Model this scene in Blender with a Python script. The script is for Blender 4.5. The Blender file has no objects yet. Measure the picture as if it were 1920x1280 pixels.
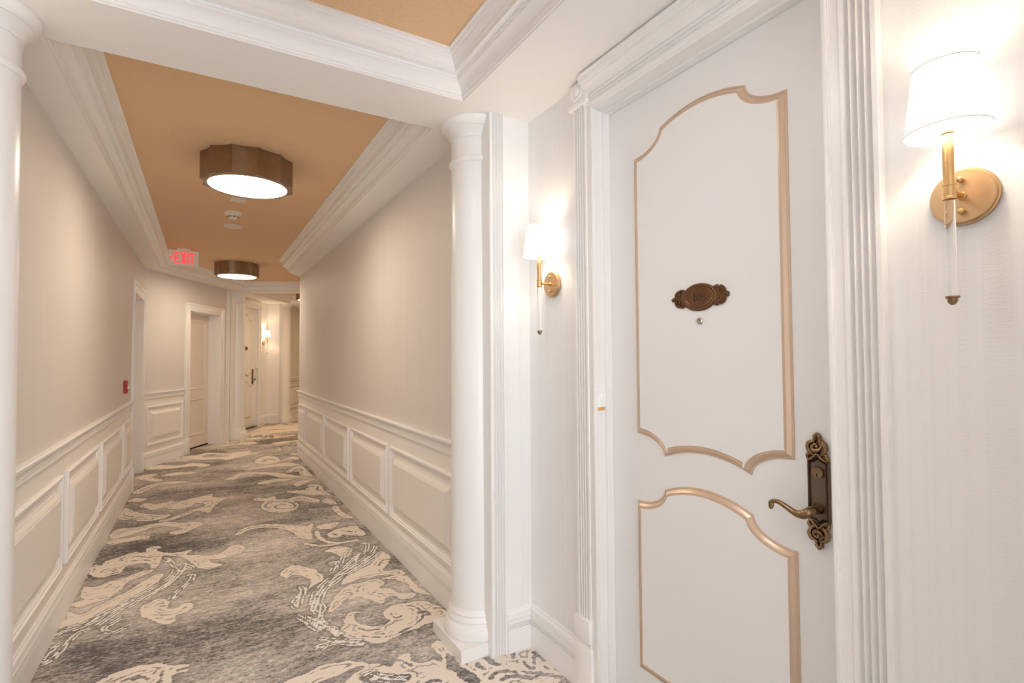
import bpy, bmesh, math, random
import numpy as np
from mathutils import Matrix, Vector
random.seed(7)
C = bpy.context.scene.collection
PI = math.pi
EXPOSURE = 0.70
SHADE_E, SCONCE_W = .95, 1.75
HALL_COL, HALL_E = (1., .83, .63), 18.5
FAR_COL, FAR_E = (1., .69, .40), 17.0
FOYER_COL, FOYER_E = (.95, .98, 1.), 7.8
FILL_E, FILL_COL = 5.6, (.86, .93, 1.)  # world fill light, let in through an added opening behind the camera

# ---------------------------------------------------------------- materials
def new_mat(name):
    m = bpy.data.materials.new(name); m.use_nodes = True
    nt = m.node_tree
    for n in list(nt.nodes): nt.nodes.remove(n)
    out = nt.nodes.new('ShaderNodeOutputMaterial')
    return m, nt, out
def principled(name, col, rough=.5, metal=0., bump=None, spec=.5, coat=0.):
    m, nt, out = new_mat(name)
    b = nt.nodes.new('ShaderNodeBsdfPrincipled')
    b.inputs['Base Color'].default_value = (*col, 1); b.inputs['Roughness'].default_value = rough
    b.inputs['Metallic'].default_value = metal; b.inputs['Specular IOR Level'].default_value = spec
    b.inputs['Coat Weight'].default_value = coat
    nt.links.new(b.outputs[0], out.inputs[0])
    if bump:
        sc, st = bump
        tc = nt.nodes.new('ShaderNodeTexCoord'); no = nt.nodes.new('ShaderNodeTexNoise')
        no.inputs['Scale'].default_value = sc; no.inputs['Detail'].default_value = 3
        bp = nt.nodes.new('ShaderNodeBump'); bp.inputs['Strength'].default_value = st; bp.inputs['Distance'].default_value = .002
        nt.links.new(tc.outputs['Object'], no.inputs['Vector']); nt.links.new(no.outputs['Fac'], bp.inputs['Height'])
        nt.links.new(bp.outputs[0], b.inputs['Normal'])
    return m
def mottled(name, c1, c2, rough, metal, scale, bump=.0):
    m, nt, out = new_mat(name)
    b = nt.nodes.new('ShaderNodeBsdfPrincipled'); b.inputs['Roughness'].default_value = rough; b.inputs['Metallic'].default_value = metal
    tc = nt.nodes.new('ShaderNodeTexCoord'); no = nt.nodes.new('ShaderNodeTexNoise'); no.inputs['Scale'].default_value = scale; no.inputs['Detail'].default_value = 4
    mx = nt.nodes.new('ShaderNodeMix'); mx.data_type = 'RGBA'
    mx.inputs['A'].default_value = (*c1, 1); mx.inputs['B'].default_value = (*c2, 1)
    nt.links.new(tc.outputs['Object'], no.inputs['Vector']); nt.links.new(no.outputs['Fac'], mx.inputs['Factor'])
    nt.links.new(mx.outputs['Result'], b.inputs['Base Color'])
    if bump:
        bp = nt.nodes.new('ShaderNodeBump'); bp.inputs['Strength'].default_value = bump; bp.inputs['Distance'].default_value = .002
        nt.links.new(no.outputs['Fac'], bp.inputs['Height']); nt.links.new(bp.outputs[0], b.inputs['Normal'])
    nt.links.new(b.outputs[0], out.inputs[0])
    return m
def emissive(name, col, strength, base=(.9, .9, .9)):
    m, nt, out = new_mat(name)
    b = nt.nodes.new('ShaderNodeBsdfPrincipled'); b.inputs['Base Color'].default_value = (*base, 1); b.inputs['Roughness'].default_value = .6
    b.inputs['Emission Color'].default_value = (*col, 1); b.inputs['Emission Strength'].default_value = strength
    nt.links.new(b.outputs[0], out.inputs[0])
    return m
def wallpaper(name, col):
    # woven paper: narrow upright bands of tiny cross ridges, laid out by the wall's own uv in metres
    m, nt, out = new_mat(name); L = nt.links
    b = nt.nodes.new('ShaderNodeBsdfPrincipled'); b.inputs['Roughness'].default_value = .55; b.inputs['Specular IOR Level'].default_value = .35
    uv = nt.nodes.new('ShaderNodeUVMap')
    mp = nt.nodes.new('ShaderNodeMapping'); mp.inputs['Scale'].default_value = (42, .15, 1)
    st = nt.nodes.new('ShaderNodeTexNoise'); st.inputs['Scale'].default_value = 1; st.inputs['Detail'].default_value = 1.5
    L.new(uv.outputs[0], mp.inputs['Vector']); L.new(mp.outputs[0], st.inputs['Vector'])
    band = nt.nodes.new('ShaderNodeMapRange'); band.inputs['From Min'].default_value = .5; band.inputs['From Max'].default_value = .58
    L.new(st.outputs['Fac'], band.inputs['Value'])
    mp2 = nt.nodes.new('ShaderNodeMapping'); mp2.inputs['Scale'].default_value = (60, 210, 1)
    rg = nt.nodes.new('ShaderNodeTexNoise'); rg.inputs['Scale'].default_value = 1; rg.inputs['Detail'].default_value = 2
    L.new(uv.outputs[0], mp2.inputs['Vector']); L.new(mp2.outputs[0], rg.inputs['Vector'])
    mul = nt.nodes.new('ShaderNodeMath'); mul.operation = 'MULTIPLY'
    L.new(band.outputs[0], mul.inputs[0]); L.new(rg.outputs['Fac'], mul.inputs[1])
    bp = nt.nodes.new('ShaderNodeBump'); bp.inputs['Strength'].default_value = .45; bp.inputs['Distance'].default_value = .0016
    L.new(mul.outputs[0], bp.inputs['Height']); L.new(bp.outputs[0], b.inputs['Normal'])
    mx = nt.nodes.new('ShaderNodeMix'); mx.data_type = 'RGBA'
    mx.inputs['A'].default_value = (*col, 1); mx.inputs['B'].default_value = (*[c * .985 for c in col], 1)
    L.new(band.outputs[0], mx.inputs['Factor']); L.new(mx.outputs['Result'], b.inputs['Base Color'])
    L.new(b.outputs[0], out.inputs[0])
    return m
def carpet_mat():
    m, nt, out = new_mat('patterned_carpet'); L = nt.links; N = nt.nodes.new
    b = N('ShaderNodeBsdfPrincipled'); b.inputs['Roughness'].default_value = .95; b.inputs['Specular IOR Level'].default_value = .1
    tc = N('ShaderNodeTexCoord')
    def noise(scale, vec, detail=3, rough=.55):
        mp = N('ShaderNodeMapping'); mp.inputs['Scale'].default_value = vec
        n = N('ShaderNodeTexNoise'); n.inputs['Scale'].default_value = scale; n.inputs['Detail'].default_value = detail; n.inputs['Roughness'].default_value = rough
        L.new(tc.outputs['Object'], mp.inputs['Vector']); L.new(mp.outputs[0], n.inputs['Vector'])
        return n.outputs['Fac']
    def rng(v, a, b_, c=0., d=1.):
        r = N('ShaderNodeMapRange'); r.inputs['From Min'].default_value = a; r.inputs['From Max'].default_value = b_
        r.inputs['To Min'].default_value = c; r.inputs['To Max'].default_value = d
        L.new(v, r.inputs['Value']); return r.outputs[0]
    def mix(f, A, B):
        x = N('ShaderNodeMix'); x.data_type = 'RGBA'
        L.new(f, x.inputs['Factor'])
        for k, v in (('A', A), ('B', B)):
            if isinstance(v, tuple): x.inputs[k].default_value = (*v, 1)
            else: L.new(v, x.inputs[k])
        return x.outputs['Result']
    def math2(op, a, b_):
        x = N('ShaderNodeMath'); x.operation = op
        for i, v in enumerate((a, b_)):
            if isinstance(v, (int, float)): x.inputs[i].default_value = v
            else: L.new(v, x.inputs[i])
        return x.outputs[0]
    # grey ground: long streaks across the hall, broken up, over large soft clouds
    cloud = noise(1, (.9, 1.8, 1), 3, .6)
    streak = noise(1, (13, 32, 1), 5, .72)
    fleck = noise(1, (48, 105, 1), 3, .6)
    fine = noise(1, (150, 210, 1), 2)
    s = math2('ADD', math2('MULTIPLY', streak, .62), math2('MULTIPLY', cloud, .8))
    s = math2('ADD', s, math2('MULTIPLY', fleck, .6))
    s = math2('ADD', s, math2('MULTIPLY', fine, .22))
    g = rng(s, .97, 1.31)
    ground = mix(g, CARPET_DARK, CARPET_GREY)
    # scrollwork
    a1 = N('ShaderNodeAttribute'); a1.attribute_name = 'scroll'
    a2 = N('ShaderNodeAttribute'); a2.attribute_name = 'dash'
    edge = noise(1, (80, 120, 1), 2)
    d1 = math2('ADD', a1.outputs['Fac'], math2('ADD', math2('MULTIPLY', math2('SUBTRACT', edge, .5), .012), math2('MULTIPLY', math2('SUBTRACT', noise(1, (16, 26, 1), 3), .5), .042)))
    f1 = rng(d1, .0015, -.0015)
    vein = rng(noise(1, (9, 42, 1), 3), .65, .67)
    inner = rng(math2('ABSOLUTE', math2('ADD', d1, .024), 0), .0055, .0035)
    inner = math2('MULTIPLY', inner, rng(noise(1, (9, 13, 1), 2), .50, .53))
    f1 = math2('SUBTRACT', f1, math2('MULTIPLY', vein, .75))
    f1 = math2('SUBTRACT', f1, math2('MULTIPLY', inner, .8))
    f1n = N('ShaderNodeClamp'); L.new(f1, f1n.inputs[0])
    halo = rng(d1, .03, .0)
    ground = mix(math2('MULTIPLY', halo, .35), ground, CARPET_DARK)
    cream = mix(fine, CARPET_CREAM, tuple(c * .93 for c in CARPET_CREAM))
    col = mix(f1n.outputs[0], ground, cream)
    d2 = math2('ADD', a2.outputs['Fac'], math2('MULTIPLY', math2('SUBTRACT', noise(1, (40, 70, 1), 2), .5), .016))
    f2 = rng(d2, .001, -.002)
    h2 = rng(d2, .012, .002)
    col = mix(math2('MULTIPLY', h2, .6), col, CARPET_DARK)
    col = mix(f2, col, CARPET_WHITE)
    L.new(col, b.inputs['Base Color'])
    bp = N('ShaderNodeBump'); bp.inputs['Strength'].default_value = .35; bp.inputs['Distance'].default_value = .004
    L.new(noise(1, (260, 260, 260), 2), bp.inputs['Height']); L.new(bp.outputs[0], b.inputs['Normal'])
    L.new(b.outputs[0], out.inputs[0])
    return m
CARPET_DARK = (.145, .136, .132); CARPET_GREY = (.82, .755, .70); CARPET_CREAM = (.88, .80, .71); CARPET_WHITE = (.90, .87, .83)

M = dict(
    trim=principled('white_satin_paint', (.88, .872, .866), .32),
    panel=principled('cream_panel_paint', (.87, .84, .805), .4, bump=(60, .03)),
    soffit=principled('matt_ceiling_paint', (.88, .86, .84), .7),
    paper_foyer=wallpaper('white_woven_wallpaper', (.86, .858, .858)),
    paper_hall=wallpaper('cream_woven_wallpaper', (.725, .69, .66)),
    brown=mottled('brown_textured_ceiling', (.63, .42, .25), (.90, .62, .37), .75, 0, 130, .6),
    door=principled('door_paint', (.84, .84, .845), .38, bump=(40, .03)),
    door_cream=principled('cream_door_paint', (.80, .72, .62), .4),
    champagne=principled('champagne_molding_paint', (.66, .50, .37), .3, metal=.35),
    brass=mottled('brushed_brass', (.72, .47, .22), (.62, .40, .19), .32, 1, 90),
    brass_plate=mottled('matt_brass', (.62, .42, .24), (.56, .38, .22), .42, 1, 60),
    bronze=mottled('antique_bronze', (.14, .112, .09), (.22, .165, .12), .34, 1, 160, .25),
    bronze_hi=mottled('rubbed_bronze', (.36, .235, .125), (.20, .135, .08), .3, 1, 120, .2),
    plaque=mottled('brown_bronze_plaque', (.20, .10, .052), (.15, .078, .042), .38, .85, 150, .2),
    plaque_dark=principled('dark_engraving', (.035, .02, .014), .6),
    chrome=principled('dull_nickel', (.6, .55, .5), .25, 1),
    dark=principled('dark_gap', (.02, .017, .015), .8),
    threshold=principled('bronze_threshold', (.09, .06, .04), .45, .5),
    white_plastic=principled('white_plastic', (.93, .93, .92), .35),
    cream_plastic=principled('cream_plastic', (.78, .71, .62), .4),
    amber=principled('amber_plastic', (.75, .42, .15), .35),
    red=principled('red_alarm_paint', (.42, .012, .012), .35),
    drum=mottled('brushed_dark_bronze_housing', (.27, .20, .14), (.40, .30, .21), .3, 1., 22),
    exit_white=principled('exit_sign_white', (.88, .85, .82), .5),
    exit_red=emissive('lit_red_letters', (1., .075, .07), .62, (.8, .06, .05)),
    carpet=carpet_mat(),
)
def glass_mat():
    m, nt, out = new_mat('clear_glass')
    g = nt.nodes.new('ShaderNodeBsdfPrincipled'); g.inputs['Base Color'].default_value = (.97, .97, .97, 1)
    g.inputs['Transmission Weight'].default_value = 1; g.inputs['Roughness'].default_value = .04; g.inputs['IOR'].default_value = 1.35
    nt.links.new(g.outputs[0], out.inputs[0]); return m
M['glass'] = glass_mat()
M['shade_tape'] = principled('linen_shade_tape', (.88, .82, .74), .7)

# ---------------------------------------------------------------- geometry helpers
def link(name, bm, mat, parent=None, mtx=None, smooth=False, uvdir=None):
    bmesh.ops.remove_doubles(bm, verts=bm.verts, dist=1e-6)
    bmesh.ops.recalc_face_normals(bm, faces=bm.faces)
    me = bpy.data.meshes.new(name)
    if uvdir is not None:
        uvl = bm.loops.layers.uv.new('UVMap'); d = Vector(uvdir).normalized()
        for f in bm.faces:
            n = f.normal
            for lp in f.loops:
                p = lp.vert.co
                u = p.x * d.x + p.y * d.y if abs(n.x * d.x + n.y * d.y) < .7 else -p.x * d.y + p.y * d.x
                lp[uvl].uv = (u, p.z)
    bm.to_mesh(me); bm.free()
    me.materials.append(mat)
    if smooth:
        for p in me.polygons: p.use_smooth = True
        if smooth != 'all':
            me.set_sharp_from_angle(angle=math.radians(24 if smooth is True else smooth))
    o = bpy.data.objects.new(name, me); C.objects.link(o)
    if parent is not None: o.parent = parent
    if mtx is not None: o.matrix_world = mtx
    return o
def empty(name, mtx):
    o = bpy.data.objects.new(name, None); C.objects.link(o); o.matrix_world = mtx; o.empty_display_size = .1
    return o
def tag(o, label, cat, group=None, kind=None):
    o['label'] = label; o['category'] = cat
    if group: o['group'] = group
    if kind: o['kind'] = kind
    return o
def struct(o, label=None, cat=None):
    o['kind'] = 'structure'
    if label: o['label'] = label
    if cat: o['category'] = cat
    return o
def copy_tree(o, parent=None):
    c = o.copy(); C.objects.link(c)
    if parent is not None: c.parent = parent
    for ch in list(o.children): copy_tree(ch, c)
    return c
def box(bm, x0, x1, y0, y1, z0, z1):
    v = [bm.verts.new(p) for p in ((x0, y0, z0), (x1, y0, z0), (x1, y1, z0), (x0, y1, z0), (x0, y0, z1), (x1, y0, z1), (x1, y1, z1), (x0, y1, z1))]
    for f in ((3, 2, 1, 0), (4, 5, 6, 7), (0, 1, 5, 4), (1, 2, 6, 5), (2, 3, 7, 6), (3, 0, 4, 7)): bm.faces.new([v[i] for i in f])
    return v
def bevbox(bm, x0, x1, y0, y1, z0, z1, b=.003, seg=2):
    t = bmesh.new(); box(t, x0, x1, y0, y1, z0, z1)
    bmesh.ops.bevel(t, geom=list(t.edges), offset=b, segments=seg, affect='EDGES', profile=.5)
    merge(bm, t)
def merge(bm, t, mtx=None):
    me = bpy.data.meshes.new('tmp'); t.to_mesh(me); t.free()
    if mtx is not None: me.transform(mtx)
    bm.from_mesh(me); bpy.data.meshes.remove(me)
def prism(bm, poly, z0, z1):
    a = [bm.verts.new((x, y, z0)) for x, y in poly]; b = [bm.verts.new((x, y, z1)) for x, y in poly]; n = len(poly)
    bm.faces.new(a[::-1]); bm.faces.new(b)
    for i in range(n): bm.faces.new((a[i], a[(i + 1) % n], b[(i + 1) % n], b[i]))
def sweep(bm, path, prof, closed=False, side=1, cap=True):
    """profile points (offset along the path's left normal * side, z) swept along a path in plan, mitred at the corners"""
    P = [Vector(p) for p in path]; n = len(P); rings = []
    for i in range(n):
        d0 = (P[i] - P[i - 1]).normalized() if (closed or i > 0) else None
        d1 = (P[(i + 1) % n] - P[i]).normalized() if (closed or i < n - 1) else None
        d0 = d0 or d1; d1 = d1 or d0
        n0 = Vector((-d0.y, d0.x)); n1 = Vector((-d1.y, d1.x)); mm = (n0 + n1); mm = mm / max(.2, mm.dot(n0)) 
        rings.append([bm.verts.new((P[i].x + mm.x * o * side, P[i].y + mm.y * o * side, z)) for o, z in prof])
    m = len(prof)
    for i in range(n if closed else n - 1):
        a, b = rings[i], rings[(i + 1) % n]
        for j in range(m - 1): bm.faces.new((a[j], b[j], b[j + 1], a[j + 1]))
    if cap and not closed and m > 2:
        for r in (rings[0], rings[-1]):
            try: bm.faces.new(r)
            except ValueError: pass
def lathe(bm, prof, seg=48, mtx=None, clampx=None, arc=(0, 2 * PI)):
    t = bmesh.new(); rings = []
    full = abs(arc[1] - arc[0] - 2 * PI) < 1e-6
    k = seg if full else seg + 1
    for r, z in prof:
        if r < 1e-6: rings.append([t.verts.new((0, 0, z))] * k); continue
        rings.append([t.verts.new((r * math.cos(arc[0] + (arc[1] - arc[0]) * i / seg), r * math.sin(arc[0] + (arc[1] - arc[0]) * i / seg), z)) for i in range(k)])
    for a, b in zip(rings, rings[1:]):
        for i in range(seg):
            j = (i + 1) % k
            vs = []
            for v in (a[i], a[j], b[j], b[i]):
                if v not in vs: vs.append(v)
            if len(vs) > 2:
                try: t.faces.new(vs)
                except ValueError: pass
    merge(bm, t, mtx)
def catmull(pts, k=6, closed=False):
    P = [Vector(p) for p in pts]; n = len(P); out = []
    for i in range(n if closed else n - 1):
        p0 = P[(i - 1) % n] if (closed or i > 0) else P[0]; p1 = P[i]; p2 = P[(i + 1) % n]
        p3 = P[(i + 2) % n] if (closed or i + 2 < n) else P[-1]
        for j in range(k):
            t = j / k
            out.append(.5 * (2 * p1 + (p2 - p0) * t + (2 * p0 - 5 * p1 + 4 * p2 - p3) * t * t + (3 * p1 - p0 - 3 * p2 + p3) * t ** 3))
    if not closed: out.append(P[-1])
    return out
def tube(bm, pts, rad, seg=12, smoothk=5, squash=None):
    """tapered round bar through 3-D points; rad is one radius or one per point"""
    if not isinstance(rad, (list, tuple)): rad = [rad] * len(pts)
    Q = catmull([(*p, r) for p, r in zip(pts, rad)], smoothk) if smoothk > 1 else [Vector((*p, r)) for p, r in zip(pts, rad)]
    pos = [Vector(q[:3]) for q in Q]; rr = [q[3] for q in Q]; rings = []; up = None
    for i, p in enumerate(pos):
        d = (pos[min(i + 1, len(pos) - 1)] - pos[max(i - 1, 0)]).normalized()
        if up is None: up = d.orthogonal().normalized()
        up = (up - d * up.dot(d)).normalized(); s = d.cross(up)
        rings.append([bm.verts.new(p + (up * math.cos(2 * PI * k / seg) + s * math.sin(2 * PI * k / seg)) * rr[i]) for k in range(seg)])
    for a, b in zip(rings, rings[1:]):
        for k in range(seg): bm.faces.new((a[k], a[(k + 1) % seg], b[(k + 1) % seg], b[k]))
    for r in (rings[0], rings[-1]): bm.faces.new(r)
def ball(bm, c, r, sc=(1, 1, 1), seg=14):
    t = bmesh.new(); bmesh.ops.create_uvsphere(t, u_segments=seg, v_segments=seg // 2 + 1, radius=r)
    merge(bm, t, Matrix.Translation(c) @ Matrix.Diagonal((*sc, 1)))
def inset_loops(poly, offs):
    """loops of a closed outline (counter-clockwise) moved inwards by each offset"""
    n = len(poly); P = [Vector(p) for p in poly]; nm = []
    for i in range(n):
        a = (P[i] - P[i - 1]).normalized(); b = (P[(i + 1) % n] - P[i]).normalized()
        na = Vector((-a.y, a.x)); nb = Vector((-b.y, b.x)); m = na + nb
        nm.append(m / max(.35, m.dot(na)))
    return [[P[i] + nm[i] * o for i in range(n)] for o in offs]
def ring(bm, poly, steps, to3, fill=False):
    """steps (inset, height) round an outline; to3 maps (a, b, height) into space"""
    loops = inset_loops(poly, [s[0] for s in steps]); R = [[bm.verts.new(to3(p.x, p.y, h)) for p in lp] for lp, (_, h) in zip(loops, steps)]
    n = len(poly)
    for a, b in zip(R, R[1:]):
        for i in range(n): bm.faces.new((a[i], a[(i + 1) % n], b[(i + 1) % n], b[i]))
    if fill: bm.faces.new(R[-1])
def rect(a0, a1, b0, b1): return [(a0, b0), (a1, b0), (a1, b1), (a0, b1)]
T = Matrix.Translation
def RZ(a): return Matrix.Rotation(a, 4, 'Z')

# ---------------------------------------------------------------- frames of the place (metres)
# first hall runs along +Y; the second hall turns 27.5 degrees to the right
A27 = math.radians(27.5)
M1 = T((.27, 1.19, 0))                                   # middle of the near vestibule
MB = T((-.642, 8.17, 0)) @ RZ(-A27)                      # start of the second hall's left wall: x across, y along
C2 = 3.64
M2 = MB @ T((.91, C2, 0))                                # middle of the far vestibule
def B(x, s): return tuple((MB @ Vector((x, s, 0)))[:2])
SOF, CEI = 2.59, 2.745
I4 = Matrix.Identity(4)
trim_no = [0]
def trim(bm, mat, mtx=None, parent=None, smooth=True, label=None):
    trim_no[0] += 1
    o = link('trim_%d' % trim_no[0], bm, mat, parent, mtx, smooth)
    o['kind'] = 'structure'
    if label: o['label'] = label
    return o

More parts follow.
